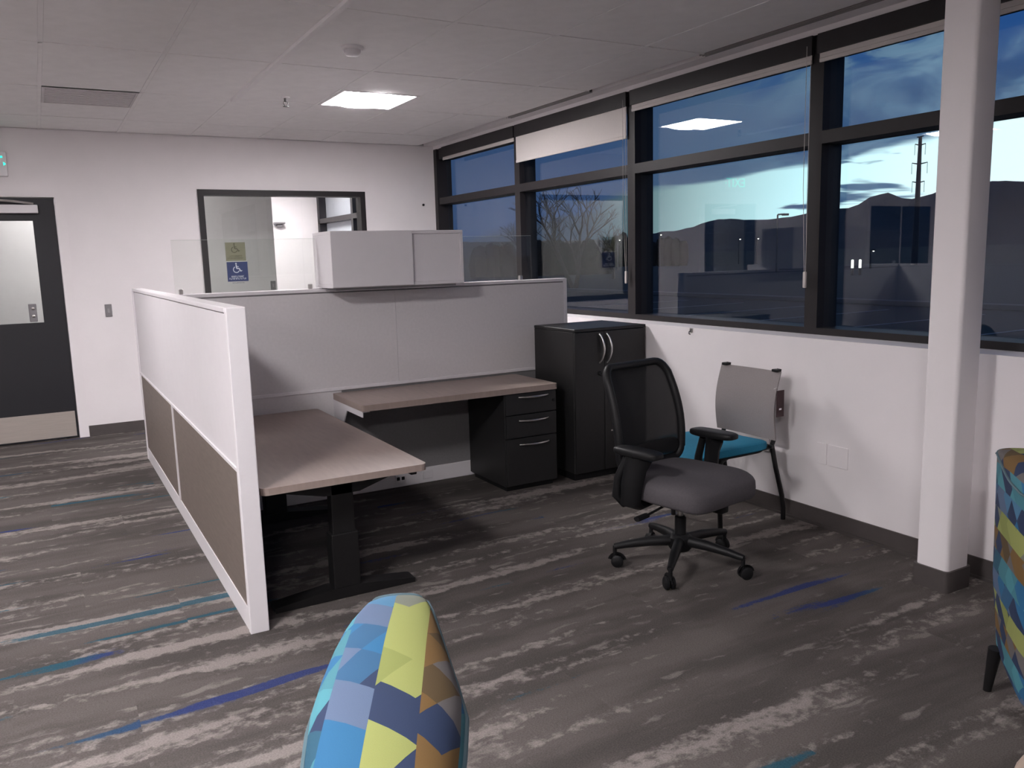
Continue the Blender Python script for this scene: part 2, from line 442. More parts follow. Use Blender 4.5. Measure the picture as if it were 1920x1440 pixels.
# linear slot diffusers
for i, (a, b, lab) in enumerate(((5.16, 6.36, 'long white slot diffuser over the shaded window bay'), (2.74, 3.97, 'long white slot diffuser in the ceiling nearest the column'))):
    o = thing('slot_diffuser', lab, 'air vent', (XR + 0.046, a, ZC), group='slot diffusers along the window')
    MB().box(-0.026, 0.026, 0, b - a, 0.004, 0.03).build('slot_back', mat('slot_dark', (0.03, 0.028, 0.028), 0.8), o)
    for q in (-0.025, -0.002, 0.021):
        MB().box(q, q + 0.005, 0, b - a, -0.002, 0.012).build('slot_rail', mat('slot_grey', (0.30, 0.28, 0.28), 0.6), o)

# ceiling light panels
def panel(x0, x1, y0, y1, label, lens=None, zc=None):
    zc = zc or ZC
    o = thing('ceiling_light', label, 'ceiling light', ((x0 + x1) / 2, (y0 + y1) / 2, zc), group='square ceiling light panels')
    hx, hy = (x1 - x0) / 2 - 0.012, (y1 - y0) / 2 - 0.008
    f = MB(); e = 0.02
    f.box(-hx, hx, -hy, -hy + e, -0.004, 0.03); f.box(-hx, hx, hy - e, hy, -0.004, 0.03)
    f.box(-hx, -hx + e, -hy + e, hy - e, -0.004, 0.03); f.box(hx - e, hx, -hy + e, hy - e, -0.004, 0.03)
    f.build('lamp_frame', M_tee, o)
    # shallow reflector wings on both sides of a bowed centre lens
    wx = hx - e; lx = 0.17
    for s in (-1, 1):
        wg = MB().prism([(s * wx, 0.000), (s * lx, 0.008), (s * lx, 0.014), (s * wx, 0.006)], 'y', -hy + e, hy - e)
        wg.build('reflector_wing', emit_mat('lamp_wing', LAMP_COL, LAMP * 0.5) if 'lamp_wing' not in bpy.data.materials else bpy.data.materials['lamp_wing'], o)
    ln = MB(); n = 10; pr = []
    for i in range(n + 1):
        a = PI * i / n; pr.append((-lx * math.cos(a), 0.012 - 0.024 * math.sin(a)))
    ln.prism(pr, 'y', -hy + e, hy - e)
    ln.build('lamp_lens', lens, o, smooth=True)
    return o
for i, (s, lab) in enumerate(zip(special, ['bright square ceiling light above the cubicle', 'square ceiling light beyond the left edge above the door side',
        'square ceiling light overhead near the viewpoint', 'square ceiling light far to the left by the back wall', 'square ceiling light far left of the viewpoint',
        'square ceiling light behind the viewpoint'])):
    panel(*s, lab, emit_mat('lamp_lens_%d' % i, LAMP_COL, LAMP * LAMP_GAIN[i]))

# return grille
vx0, vx1, vy0, vy1 = vent_cell
o = thing('return_grille', 'grey perforated return air grille flush in the ceiling', 'air vent', ((vx0 + vx1) / 2, (vy0 + vy1) / 2, ZC))
MB().box(-0.285, 0.285, -0.285, 0.285, 0.002, 0.03).build('grille_plate', mat('grille_grey', (0.72, 0.69, 0.70), 0.7, var=0.12, scale=240), o)
f = MB(); f.box(-.29, .29, -.292, -.276, -.003, .02); f.box(-.29, .29, .276, .292, -.003, .02); f.box(-.29, -.274, -.276, .276, -.003, .02); f.box(.274, .29, -.276, .276, -.003, .02)
f.build('grille_frame', mat('grille_frame_grey', (0.66, 0.63, 0.64), 0.6), o)
for k in range(13):
    MB().box(-0.272, 0.272, -0.262 + k * 0.0415, -0.246 + k * 0.0415, -0.002, 0.003).build('grille_bar', mat('grille_bar_grey', (0.72, 0.69, 0.70), 0.6), o)

# smoke detector, sprinkler
o = thing('smoke_detector', 'round white smoke detector on the ceiling', 'smoke detector', (1.633, 4.589, ZC))
MB().lathe([(0.062, 0.0), (0.062, -0.012), (0.055, -0.018), (0.05, -0.018)], n=32).build('detector_base', M_tee, o, smooth=True)
MB().lathe([(0.048, -0.016), (0.046, -0.034), (0.036, -0.044), (0.014, -0.047)], n=32).build('detector_cap', M_white, o, smooth=True)
o = thing('sprinkler_head', 'small metal pendent sprinkler head beside the ceiling light', 'sprinkler', (1.662, 6.125, ZC))
MB().lathe([(0.032, 0.0), (0.028, -0.006), (0.012, -0.008)]).build('escutcheon', M_tee, o, smooth=True)
m = MB(); m.lathe([(0.011, -0.006), (0.011, -0.03), (0.006, -0.034)], n=12); m.tube([(0.012, 0, -.03), (0.016, 0, -.045), (0.004, 0, -.062)], 0.003, 6); m.tube([(-0.012, 0, -.03), (-0.016, 0, -.045), (-0.004, 0, -.062)], 0.003, 6)
m.build('sprinkler_body', mat('sprinkler_metal', (0.10, 0.095, 0.095), 0.4), o, smooth=True)
MB().lathe([(0.004, -0.060), (0.020, -0.064), (0.020, -0.067), (0.004, -0.067)], n=16).build('deflector', MATS['sprinkler_metal'], o)

# ------------------------------------------------------------------ glazing of the right wall
def bay(n, y0, y1, glass, first=False):
    """one window bay between mullion centres; frame rails belong to it"""
    w = bpy.data.objects.new('window_%d' % n, None); COL.objects.link(w); w.location = (XF, y0, 1.02); struct(w)
    def L(m, nm, ma, **k): return m.build(nm, ma, w, **k)
    H0, H1, TR0, TR1 = 0.0, 1.609, 1.037, 1.105
    L(MB().box(0, 0.17, 0.043, y1 - y0 - 0.043, H0, 0.038), 'sill_rail', M_black)
    L(MB().box(0.01, 0.17, 0.043, y1 - y0 - 0.043, 1.500, H1), 'head_rail', M_black)
    L(MB().box(0.0, 0.17, 0.043, y1 - y0 - 0.043, TR0, TR1), 'transom', M_black)
    L(MB().rbox(0.107, 0.113, 0.02, y1 - y0 - 0.02, 0.03, TR0 + .01, 0.001, 1), 'pane', glass)
    L(MB().rbox(0.107, 0.113, 0.02, y1 - y0 - 0.02, TR1 - .01, 1.51, 0.001, 1), 'pane', glass)
    L(MB().box(0.0, 0.056, -0.043, 0.043, 0, H1), 'mullion', M_black)
    L(MB().box(0.056, 0.17, -0.036, 0.036, 0, H1), 'mullion_back', mat('frame_gasket_black', (0.02, 0.019, 0.022), 0.5))
    return w
MY = [4.845 + 1.625 * k for k in range(-5, 2)]
MY = [m for m in MY if m > YN]
bounds = MY + [YB - 0.07]
n = 1
for a, b in zip(bounds, bounds[1:]):
    w_ = bay(n, a, b, M_glass); n += 1
    if b > 8:
        MB().box(0.0, 0.17, b - a, YB - a, 0, 1.609).build('jamb', M_black, w_)
M_pane_refl = mat('pane_painted_reflection', (0.36, 0.38, 0.41), 0.7, var=0.02)  # grey painted into the far panes in place of a bright reflection
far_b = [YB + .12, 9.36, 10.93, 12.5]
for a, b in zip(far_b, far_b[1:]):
    w_ = bay(n, a, b, M_pane_refl); n += 1
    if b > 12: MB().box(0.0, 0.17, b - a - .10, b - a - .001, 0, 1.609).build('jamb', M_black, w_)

# dark valance and roller shades
def shade(y0, y1, zb, label, cord=None, zc=1.30):
    o = thing('roller_shade', label, 'roller shade', (3.735, y0, 2.625), group='roller shades along the glazing')
    L = y1 - y0
    MB().box(-0.004, 0.021, -0.0, L, -0.10, 0.0).build('shade_fascia', M_black, o)
    MB().box(0.008, 0.011, 0.008, L - 0.008, zb - 2.625, -0.09).build('shade_cloth', M_shade, o)
    MB().rbox(0.003, 0.016, 0.008, L - 0.008, zb - 2.625 - 0.012, zb - 2.625 + 0.01, 0.003, 1).build('hem_bar', M_shade, o)
    if cord:
        m = MB(); zz = zc - 2.625
        yb = cord
        m.tube([(-0.006, yb, -0.05), (-0.010, yb - .003, zz * .6), (-0.006, yb - .022, zz + 0.06)], 0.0016, 5)
        m.tube([(-0.002, yb - 0.026, -0.05), (-0.004, yb - .026, zz * .6), (-0.004, yb - .030, zz + 0.06)], 0.0016, 5)
        m.build('bead_cord', M_shade, o)
        m = MB(); m.rbox(-0.012, 0.002, yb - 0.036, yb - 0.016, zz - 0.02, zz + 0.07, 0.004, 2); m.build('cord_tensioner', M_shade, o)
    return o
shade(6.478, 7.96, 2.505, 'raised white roller shade in the corner bay next to the back wall')
shade(4.868, 6.455, 2.318, 'white roller shade pulled lowest of all, over the second bay', cord=0.03)
shade(3.237, 4.822, 2.492, 'raised white roller shade over the bay with the light reflection', cord=0.03)
shade(1.665, 3.200, 2.490, 'raised white roller shade in the bay left of the column')
shade(0.03, 1.600, 2.490, 'raised white roller shade in the bay right of the column')

# ------------------------------------------------------------------ white square column
o = thing('column', 'white square column with rounded corners in front of the window', 'column', (3.375, 2.125, 0))
bm = bmesh.new(); bmesh.ops.create_cube(bm, size=1.0)
for v in bm.verts: v.co = Vector((v.co.x * 0.155, v.co.y * 0.15, ZC / 2 + v.co.z * ZC))
bmesh.ops.bevel(bm, geom=[e for e in bm.edges if abs(e.verts[0].co.z - e.verts[1].co.z) > 1], offset=0.018, segments=5, affect='EDGES', profile=0.5)
MB().addbm(bm).build('shaft', M_wall, o, smooth=True)
bm = bmesh.new(); bmesh.ops.create_cube(bm, size=1.0)
for v in bm.verts: v.co = Vector((v.co.x * 0.175, v.co.y * 0.17, 0.0475 + v.co.z * 0.095))
bmesh.ops.bevel(bm, geom=[e for e in bm.edges if abs(e.verts[0].co.z - e.verts[1].co.z) > .05], offset=0.02, segments=4, affect='EDGES', profile=0.5)
MB().addbm(bm).build('rubber_base', M_base, o, smooth=True)

# ------------------------------------------------------------------ door on the back wall
door = struct(bpy.data.objects.new('door_1', None)); COL.objects.link(door); door.location = (DX1, YB, 0)
W = DX0 - DX1
fr = MB()
fr.box(0.0, J, -0.02, T + .02, 0, DZ + J * .7); fr.box(W - J, W, -0.02, T + .02, 0, DZ + J * .7); fr.box(W, 0, -0.02, T + .02, DZ, DZ + J * .7)
fr.build('door_frame', M_wall, door)
gx0, gx1, gz0, gz1 = -0.76, -0.178, 1.04, 1.905
lf = MB()
lf.box(W + .004, gx0, 0.0, .045, 0.008, DZ - .006); lf.box(gx1, -.004, 0.0, .045, 0.008, DZ - .006)
lf.box(gx0, gx1, 0.0, .045, 0.008, gz0); lf.box(gx0, gx1, 0.0, .045, gz1, DZ - .006)
leaf = lf.build('door_leaf', M_door, door)
MB().box(gx0, gx1, 0.018, 0.026, gz0, gz1).build('lite_glass', M_clear, leaf)
MB().box(W + .03, -0.02, -0.004, 0.0, 0.02, 0.245).build('kick_plate', M_kick, leaf)
c = MB(); c.rbox(-0.50, -0.13, -0.055, 0.0, 1.965, 2.035, 0.006, 2); cl = c.build('closer_body', M_white, door)
MB().tube([(-0.16, -0.04, 2.045), (-0.30, -0.075, 2.06), (-0.56, -0.02, 2.085)], 0.009, 8).build('closer_arm', M_chrome, door)
lk = MB(); lk.rbox(-0.283, -0.223, -0.012, 0.02, 1.05, 1.205, 0.006, 2); lo = lk.build('lock_plate', M_grey, door)
for zz in (1.10, 1.165):
    k_ = MB().lathe([(0.012, 0), (0.012, 0.008), (0.006, 0.012)], n=14).build('lock_cylinder', M_chrome, lo, smooth=True); k_.rotation_euler = (PI / 2, 0, 0); k_.location = (-0.25, -0.012, zz)

# light switch, thermostat dot, wall hook
o = thing('switch_plate', 'small grey switch plate on the back wall beside the door', 'switch', (0.52, YB, 1.115))
MB().rbox(-0.028, 0.028, -0.008, 0.0, -0.055, 0.055, 0.003, 2).build('plate', M_grey, o)
MB().rbox(-0.009, 0.009, -0.014, -0.006, -0.02, 0.02, 0.002, 1).build('switch_paddle', mat('switch_paddle', (0.30, 0.29, 0.30), 0.4), o)
m = MB().lathe([(0.012, 0), (0.012, 0.01), (0.006, 0.014)], n=14).build('wall_sensor', M_blk, smooth=True)
m.location = (3.62, YB, 2.06); m.rotation_euler = (PI / 2, 0, 0); tag(m, 'tiny black round sensor on the back wall near the window corner', 'sensor')
o = thing('wall_hook', 'tiny metal hook on the wall just under the window sill', 'hook', (XR, 4.0, 1.0))
MB().rbox(-0.006, 0, -0.012, 0.012, -0.012, 0.016, 0.002, 1).build('hook_plate', M_chrome, o)
MB().tube([(-0.004, 0, 0.0), (-0.02, 0, -0.004), (-0.022, 0, -0.016), (-0.012, 0, -0.022)], 0.004, 8).build('hook_arm', M_grey, o, smooth=True)

# exit sign
o = thing('exit_sign', 'white exit sign with glowing green letters above the door', 'exit sign', (-0.305, YB, 2.265))
MB().rbox(-0.175, 0.175, -0.045, 0.0, 0, 0.20, 0.006, 2).build('sign_housing', M_white, o)
text_mesh('sign_letters', 'EXIT', 0.165, emit_mat('exit_green', (0.03, 0.9, 0.55), 2.2), o, (-0.02, -0.046, 0.10), (PI / 2, 0, 0))
MB().prism([(0.150, 0.085), (0.150, 0.115), (0.168, 0.10)], 'y', -0.047, -0.044).build('chevron', bpy.data.materials['exit_green'], o)

# covers on the right wall below the window
o = thing('cover_plate', 'narrow white blank wall plate low on the wall right of the turquoise chair', 'wall plate', (XR, 2.96, 0.405))
MB().rbox(-0.007, 0, -0.032, 0.032, -0.058, 0.058, 0.003, 2).build('plate', M_wall, o)
o = thing('cover_plate', 'wider white blank wall plate low on the wall nearest the column', 'wall plate', (XR, 2.855, 0.405))
MB().rbox(-0.007, 0, -0.062, 0.062, -0.058, 0.058, 0.003, 2).build('plate', M_wall, o)
o = thing('cover_plate', 'white wall plate low behind the turquoise chair', 'wall plate', (XR, 3.36, 0.40))
MB().rbox(-0.007, 0, -0.032, 0.032, -0.058, 0.058, 0.003, 2).build('plate', M_wall, o)

# ------------------------------------------------------------------ interior window and the room behind it
wi = struct(bpy.data.objects.new('window_%d' % n, None)); COL.objects.link(wi); wi.location = (WX0, YB, WZ0); n += 1
Wd, Hh, fw = WX1 - WX0, WZ1 - WZ0, 0.052
f = MB()
f.box(0, fw, -.02, T, 0, Hh); f.box(Wd - fw, Wd, -.02, T, 0, Hh); f.box(fw, Wd - fw, -.02, T, 0, fw); f.box(fw, Wd - fw, -.02, T, Hh - fw, Hh)
f.build('window_frame', M_black, wi)
MB().box(fw, Wd - fw, 0.05, 0.058, fw, Hh - fw).build('pane', M_clear, wi)

mb = MB(); mb.box(XL, 2.345, 9.5, 9.62, 0, ZC)
struct(mb.build('wall_corridor', mat('corridor_paint', (0.56, 0.56, 0.555), 0.8, var=0.02)))
mb = MB(); mb.box(2.0, 3.98, 12.5, 12.62, 0, ZC)
struct(mb.build('wall_far_room', M_wall))
struct(MB().box(2.225, 2.345, 9.62, 12.5, 0, ZC).build('wall_far_side', M_wall))
struct(MB().box(XL - .1, XL, YB + T, 9.5, 0, ZC).build('wall_corridor_end', M_wall))
panel(2.60, 3.20, 11.0, 11.6, 'bright square ceiling light in the room behind the interior window', emit_mat('far_lens', LAMP_COL, 80.0), zc=ZC)
panel(0.13, 0.735, 8.70, 9.30, 'square ceiling light in the corridor behind the back wall', emit_mat('corridor_lens', LAMP_COL, 55.0), zc=ZC)
MB().box(XL, 3.98, YB + T, 12.5, ZC + .004, ZC + .03).build('ceiling_panel', M_ceil, ceiling)
o = thing('wall_shelf', 'short thin grey wall shelf seen through the interior window', 'shelf', (3.15, 12.5, 2.07))
MB().rbox(-0.06, 0.09, -0.12, 0.0, -0.012, 0.012, 0.003, 1).build('shelf_board', M_grey, o)
MB().box(-0.02, 0.05, -0.08, 0.0, -0.05, -0.012).build('shelf_bracket', M_grey, o)
o = thing('switch_plate', 'dark grey switch plate seen through the interior window', 'switch', (2.30, 9.5, 1.245))
MB().rbox(-0.028, 0.028, -0.008, 0, -0.05, 0.05, 0.003, 1).build('plate', mat('plate_dark', (0.13, 0.13, 0.13), 0.5), o)
MB().rbox(-0.010, 0.010, -0.014, -0.006, -0.02, 0.02, 0.002, 1).build('switch_paddle', M_grey, o)

# signs stuck on the interior window
def access_symbol(mb, cx, cz, s):
    """wheelchair symbol in the xz plane"""
    y0, y1 = -0.004, -0.002
    ring = [(cx - 0.10 * s + 0.26 * s * math.cos(a), 0, cz - 0.13 * s + 0.26 * s * math.sin(a)) for a in [math.radians(d) for d in range(115, 345, 15)]]
    for p, q in zip(ring, ring[1:]):
        d = Vector((q[0] - p[0], 0, q[2] - p[2])).normalized(); nn = Vector((-d.z, 0, d.x)) * 0.035 * s
        mb.prism([(p[0] + nn.x, p[2] + nn.z), (p[0] - nn.x, p[2] - nn.z), (q[0] - nn.x, q[2] - nn.z), (q[0] + nn.x, q[2] + nn.z)], 'y', y0, y1)
    def bar(a, b, w):
        d = Vector((b[0] - a[0], 0, b[1] - a[1])).normalized(); nn = Vector((-d.z, 0, d.x)) * w * s
        A = (cx + a[0] * s, cz + a[1] * s); B = (cx + b[0] * s, cz + b[1] * s)
        mb.prism([(A[0] + nn.x, A[1] + nn.z), (A[0] - nn.x, A[1] - nn.z), (B[0] - nn.x, B[1] - nn.z), (B[0] + nn.x, B[1] + nn.z)], 'y', y0, y1)
    mb.prism([(cx - .1 * s + .075 * s * math.cos(2 * PI * k / 14), cz + .40 * s + .075 * s * math.sin(2 * PI * k / 14)) for k in range(14)], 'y', y0, y1)
    bar((-.10, .30), (-.06, -.03), .055); bar((-.08, .14), (.12, .12), .035); bar((-.08, -.02), (.15, -.04), .05); bar((.13, -.02), (.30, -.30), .05); bar((.27, -.27), (.40, -.22), .035)
def lettering(mb, cx, cz, width, h, seed):
    """tiny lettering far below legibility: separate character strokes"""
    rr = random.Random(seed); x = cx - width / 2
    while x < cx + width / 2 - h * .4:
        cw = h * rr.uniform(.5, .75)
        mb.box(x, x + cw * .3, -.004, -.002, cz - h / 2, cz + h / 2)
        k = rr.choice((0, 1, 2))
        if k == 0: mb.box(x + cw * .3, x + cw * .85, -.004, -.002, cz + h * .28, cz + h / 2)
        elif k == 1: mb.box(x + cw * .3, x + cw * .85, -.004, -.002, cz - h / 2, cz - h * .28)
        else: mb.box(x + cw * .55, x + cw * .85, -.004, -.002, cz - h / 2, cz + h / 2)
        x += cw + h * .16
def sign(name, label, x0, x1, z0, z1, col, ink, sym, rows, seed):
    o = thing(name, label, 'sign', ((x0 + x1) / 2, YB + 0.048, (z0 + z1) / 2))
    w_, h_ = x1 - x0, z1 - z0
    MB().box(-w_ / 2, w_ / 2, -0.002, 0.001, -h_ / 2, h_ / 2).build('sign_sheet', col, o)
    m = MB()
    if sym: access_symbol(m, 0.0, h_ * .18, h_ * .58)
    m.build('access_symbol', ink, o)
    m = MB()
    for (cz, ww, hh) in rows: lettering(m, 0.0, cz * h_, ww * w_, hh * h_, seed); seed += 1
    m.build('sign_lettering', ink, o)
    return o
M_blue = mat('sign_blue', srgb(27, 47, 98), 0.5, var=0.03); M_ink = mat('sign_white_ink', (0.62, 0.66, 0.72), 0.5)
M_olive = mat('sign_pale_yellow', srgb(128, 128, 104), 0.6, var=0.04); M_oink = mat('sign_dark_ink', srgb(84, 82, 58), 0.6)
sign('access_sign', 'blue square sign with white wheelchair symbol on the interior window', 1.577, 1.770, 1.330, 1.515, M_blue, M_ink, True, [(-.25, .62, .085), (-.36, .84, .085)], 3)
sign('access_sign', 'pale yellow sign with dark wheelchair symbol above the blue sign', 1.575, 1.760, 1.525, 1.700, M_olive, M_oink, True, [(-.24, .62, .07), (-.35, .8, .07)], 9)
m = MB(); lettering(m, 0, 0, 0.11, 0.012, 21)
o = m.build('small_print', M_grey); o.location = (1.675, YB + 0.05, 1.316); tag(o, 'line of tiny print under the blue sign', 'sign')

# ================================================================== CUBICLE
PX0, PX1 = 0.612, 0.688            # left partition faces
PY0, PY1, PZ = 3.305, 6.95, 1.333
o = thing('cubicle_partition', 'long white cubicle partition with taupe lower panels, end toward the viewer', 'partition', (PX0, PY0, 0))
Wp, Lp = PX1 - PX0, PY1 - PY0
MB().rbox(0, Wp, 0, 0.035, 0, PZ, 0.004, 2).build('end_post', M_trim, o)
MB().rbox(0, Wp, Lp - 0.035, Lp, 0, PZ, 0.004, 2).build('end_post', M_trim, o)
MB().box(0.004, Wp - .004, 0.035, Lp - .035, 0.0, 0.098).build('bottom_rail', M_trim, o)
MB().rbox(0, Wp, 0.035, Lp - .035, PZ - 0.022, PZ, 0.003, 1).build('top_cap', M_trim, o)
MB().box(0.0, Wp, 0.035, Lp - .035, 0.678, 0.692).build('mid_rail', M_trim, o)
split = 5.205 - PY0
MB().box(0.0, Wp, split - .014, split + .014, 0.098, 0.678).build('divider_post', M_trim, o)
for a, b in ((0.035, split), (split, Lp - .035)):
    MB().box(0.006, Wp - .006, a, b, 0.692, PZ - 0.026).build('upper_panel', M_white, o)
for a, b in ((0.035, split - .014), (split + .014, Lp - .035)):
    MB().box(0.008, Wp - .008, a, b, 0.098, 0.678).build('taupe_panel', M_taupe, o)

BY0, BY1, BX1 = 5.03, 5.105, 3.318
o = thing('cubicle_partition', 'white fabric cubicle back partition behind the two desks', 'partition', (PX1, BY0, 0))
Lb, Tb = BX1 - PX1, BY1 - BY0
cut = 1.99 - PX1
MB().rbox(Lb - 0.03, Lb, 0, Tb, 0, PZ, 0.004, 2).build('end_post', M_trim, o)
MB().rbox(0.0, Lb - .03, -0.002, Tb + .002, PZ - 0.022, PZ, 0.003, 1).build('top_cap', M_trim, o)
MB().box(0.0, Lb - .03, 0.008, Tb - .008, PZ - 0.030, PZ - 0.022).build('cap_reveal', M_grey, o)
for a, b in ((0.0005, cut - .0004), (cut + .0004, Lb - .03)):
    MB().rbox(a, b, 0, Tb, 0.712, PZ - 0.030, 0.0008, 1).build('fabric_panel', M_fab, o)
MB().rbox(0, Lb - .03, -0.008, Tb + .008, 0.690, 0.712, 0.003, 1).build('mid_rail', M_trim, o)
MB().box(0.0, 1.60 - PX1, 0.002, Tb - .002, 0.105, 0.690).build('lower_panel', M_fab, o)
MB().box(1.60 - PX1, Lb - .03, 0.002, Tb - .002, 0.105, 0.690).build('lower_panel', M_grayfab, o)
rw = MB().rbox(0, Lb - .03, -0.006, Tb + .006, 0.0, 0.105, 0.003, 1).build('base_raceway', M_trim, o)
for (cx, wd, outlet) in ((1.715, .075, False), (1.965, .075, True), (2.16, .075, False)):
    p_ = MB().rbox(cx - PX1 - wd / 2, cx - PX1 + wd / 2, -0.010, -0.004, 0.028, 0.084, 0.002, 1).build('raceway_cover', M_trim, rw)
    if outlet:
        q = MB()
        for s in (-1, 1): q.rbox(cx - PX1 + s * .017 - .011, cx - PX1 + s * .017 + .011, -0.0125, -0.009, 0.046, 0.068, 0.002, 1)
        q.build('receptacle', M_blk, rw)

# clear glass screen standing on the back partition
o = thing('glass_screen', 'clear frameless glass screen standing on the cubicle back partition', 'glass screen', (0.672, 5.062, PZ))
for (ga_, gb_) in ((0.0, 1.498 - .672), (2.382 - .672, 3.04 - .672)):
    gs_ = MB().box(ga_, gb_, 0.0, 0.008, 0.004, 0.305).build('glass_sheet', M_clear, o)
    MB().box(ga_, gb_, -0.0005, 0.0085, 0.3052, 0.3066).build('glass_edge', M_edge, gs_)
for px in (0.03, 0.78, 2.28):
    MB().rbox(px - .012, px + .012, -0.008, 0.016, 0.0, 0.03, 0.003, 1).build('glass_clamp', M_chrome, o)

# overhead cabinet with a sliding door
o = thing('overhead_cabinet', 'white overhead cabinet with sliding door on top of the partition', 'cabinet', (1.505, 4.79, 1.338))
Wc, Dc, Hc = 0.868, 0.345, 0.335
c = MB()
c.rbox(0, Wc, 0.0, Dc, 0.0, 0.02, 0.002, 1); c.rbox(0, Wc, 0.0, Dc, Hc - .02, Hc, 0.002, 1)
c.rbox(0, .02, 0.0, Dc, 0.02, Hc - .02, 0.002, 1); c.rbox(Wc - .02, Wc, 0.0, Dc, 0.02, Hc - .02, 0.002, 1); c.box(.02, Wc - .02, Dc - .012, Dc, .02, Hc - .02)
c.build('cabinet_body', M_white, o)
MB().rbox(-.001, 0.515, -0.016, -.001, 0.004, Hc - .002, 0.002, 1).build('sliding_door', M_white, o)
MB().rbox(0.50, Wc - .02, 0.010, 0.024, 0.02, Hc - .02, 0.002, 1).build('recessed_door', M_white, o)
MB().box(0.03, Wc - .05, 0.02, 0.19, -0.014, 0.0).build('door_track', M_grey, o)

# ------------------------------------------------------------------ desk on columns
def desktop(mb, x0, x1, y0, y1, z1, th=0.030, r=0.03):
    pts = []
    for (cx, cy_, a0) in ((x1 - r, y1 - r, 0), (x0 + r, y1 - r, 90), (x0 + r, y0 + r, 180), (x1 - r, y0 + r, 270)):
        for k in range(5):
            a = math.radians(a0 + 22.5 * k); pts.append((cx + r * math.cos(a), cy_ + r * math.sin(a)))
    return mb.prism(pts, 'z', z1 - th, z1)
o = thing('height_adjustable_desk', 'taupe desk on black column legs beside the left partition', 'desk', (0.70, 3.33, 0))
m = MB(); desktop(m, 0.0, 0.735, 0.0, 1.69, 0.592); m.build('desktop', M_desk, o)
for (yy) in (0.17, 1.45):
    lg = MB(); lg.rbox(0.325, 0.43, yy - .03, yy + .03, 0.26, 0.545, 0.006, 2); lg.rbox(0.315, 0.44, yy - .04, yy + .04, 0.045, 0.30, 0.006, 2)
    lg.build('leg_column', M_blkst, o)
    ft = MB(); ft.prism([(0.05, 0.0), (0.70, 0.0), (0.70, 0.022), (0.45, 0.05), (0.30, 0.05), (0.05, 0.022)], 'y', yy - .045, yy + .045); ft.build('foot', M_blkst, o)
    ar = MB(); ar.prism([(0.08, 0.561), (0.62, 0.561), (0.62, 0.528), (0.46, 0.478), (0.30, 0.478), (0.08, 0.528)], 'y', yy - .03, yy + .03); ar.build('support_arm', M_blkst, o)
MB().box(0.34, 0.415, 0.205, 1.415, 0.515, 0.555).build('cross_beam', M_blkst, o)
MB().rbox(0.66, 0.69, 0.02, 0.06, 0.545, 0.562, 0.003, 1).build('desk_control', M_blk, o)

o = thing('wall_desk', 'taupe return desk fixed to the back partition over the pedestal', 'desk', (1.535, 4.462, 0))
m = MB(); desktop(m, 0.0, 1.325, 0.0, 0.558, 0.678, th=0.036, r=0.02); m.build('desktop', M_desk, o)
b = MB(); b.box(0.004, 0.010, 0.02, 0.557, 0.606, 0.641); b.prism([(0.557, 0.606), (0.30, 0.606), (0.47, 0.40), (0.557, 0.40)], 'x', 0.004, 0.010); b.box(0.010, 0.05, 0.02, 0.557, 0.634, 0.641)
b.build('support_bracket', M_trim, o)

# ------------------------------------------------------------------ pedestal
def bow_handle(p0, p1, out, r=0.006):
    p0, p1, out = Vector(p0), Vector(p1), Vector(out); pts = []
    for i in range(13):
        s = i / 12; pts.append(p0.lerp(p1, s) + out * (math.sin(PI * s) ** 0.7))
    rr = [r * (0.75 + 0.5 * math.sin(PI * i / 12)) for i in range(13)]
    return MB().tube(pts, rr, 8)
o = thing('drawer_pedestal', 'charcoal three drawer pedestal under the return desk', 'pedestal', (2.478, 4.478, 0))
MB().rbox(0, 0.378, 0.02, 0.53, 0.03, 0.638, 0.003, 1).build('pedestal_body', M_char, o)
MB().box(0.015, 0.363, 0.04, 0.49, 0.0, 0.03).build('plinth', M_blk, o)
for (z0, z1) in ((0.502, 0.636), (0.350, 0.497), (0.040, 0.345)):
    d = MB().rbox(0.002, 0.376, 0.0, 0.02, z0, z1, 0.003, 2).build('drawer_front', M_char, o)
    zh = {0.502: 0.612, 0.350: 0.460, 0.040: 0.305}[z0]
    bow_handle((0.095, 0.0, zh), (0.315, 0.0, zh), (0, -0.028, 0.0)).build('drawer_handle', M_chrome, d, smooth=True)
k_ = MB().lathe([(0.009, 0), (0.009, 0.006), (0.004, 0.007)], n=12).build('drawer_lock', M_blk, o); k_.location = (0.355, 0.0, 0.57); k_.rotation_euler = (PI / 2, 0, 0)

# ------------------------------------------------------------------ storage cabinet
o = thing('storage_cabinet', 'charcoal two door storage cabinet against the window wall', 'cabinet', (2.985, 4.445, 0))
Ws, Ds, Hs = 0.580, 0.505, 1.018
c = MB(); c.rbox(0, Ws, 0.02, Ds, 0.05, Hs - .02, 0.003, 1); c.build('cabinet_body', M_char, o)
MB().rbox(-.002, Ws + .002, -.002, Ds, Hs - .02, Hs, 0.003, 1).build('cabinet_top', M_char, o)
MB().box(0.01, Ws - .01, 0.035, Ds - .01, 0, 0.05).build('plinth', M_blk, o)
hf = 0.235
for (a, b, hx, zl) in ((0.002, hf - .0015, hf - .028, 0.0), (hf + .0015, Ws - .002, hf + .032, 0.0)):
    d = MB().rbox(a, b, 0.0, 0.02, 0.052, Hs - .023, 0.003, 2).build('cabinet_door', M_char, o)
    bow_handle((hx - .012, 0, Hs - .04), (hx - .012, 0, Hs - .235), (0.018, -0.03, 0.0), 0.007).build('door_handle', M_chrome, d, smooth=True)
k_ = MB().lathe([(0.016, 0), (0.016, 0.010), (0.010, 0.016)], n=14).build('lock_knob', M_blk, o, smooth=True); k_.location = (0.195, 0.0, 0.715); k_.rotation_euler = (PI / 2, 0, 0)
MB().rbox(0.285, 0.325, -.003, 0.0, 0.312, 0.322, 0.001, 1).build('door_badge', M_chrome, o)

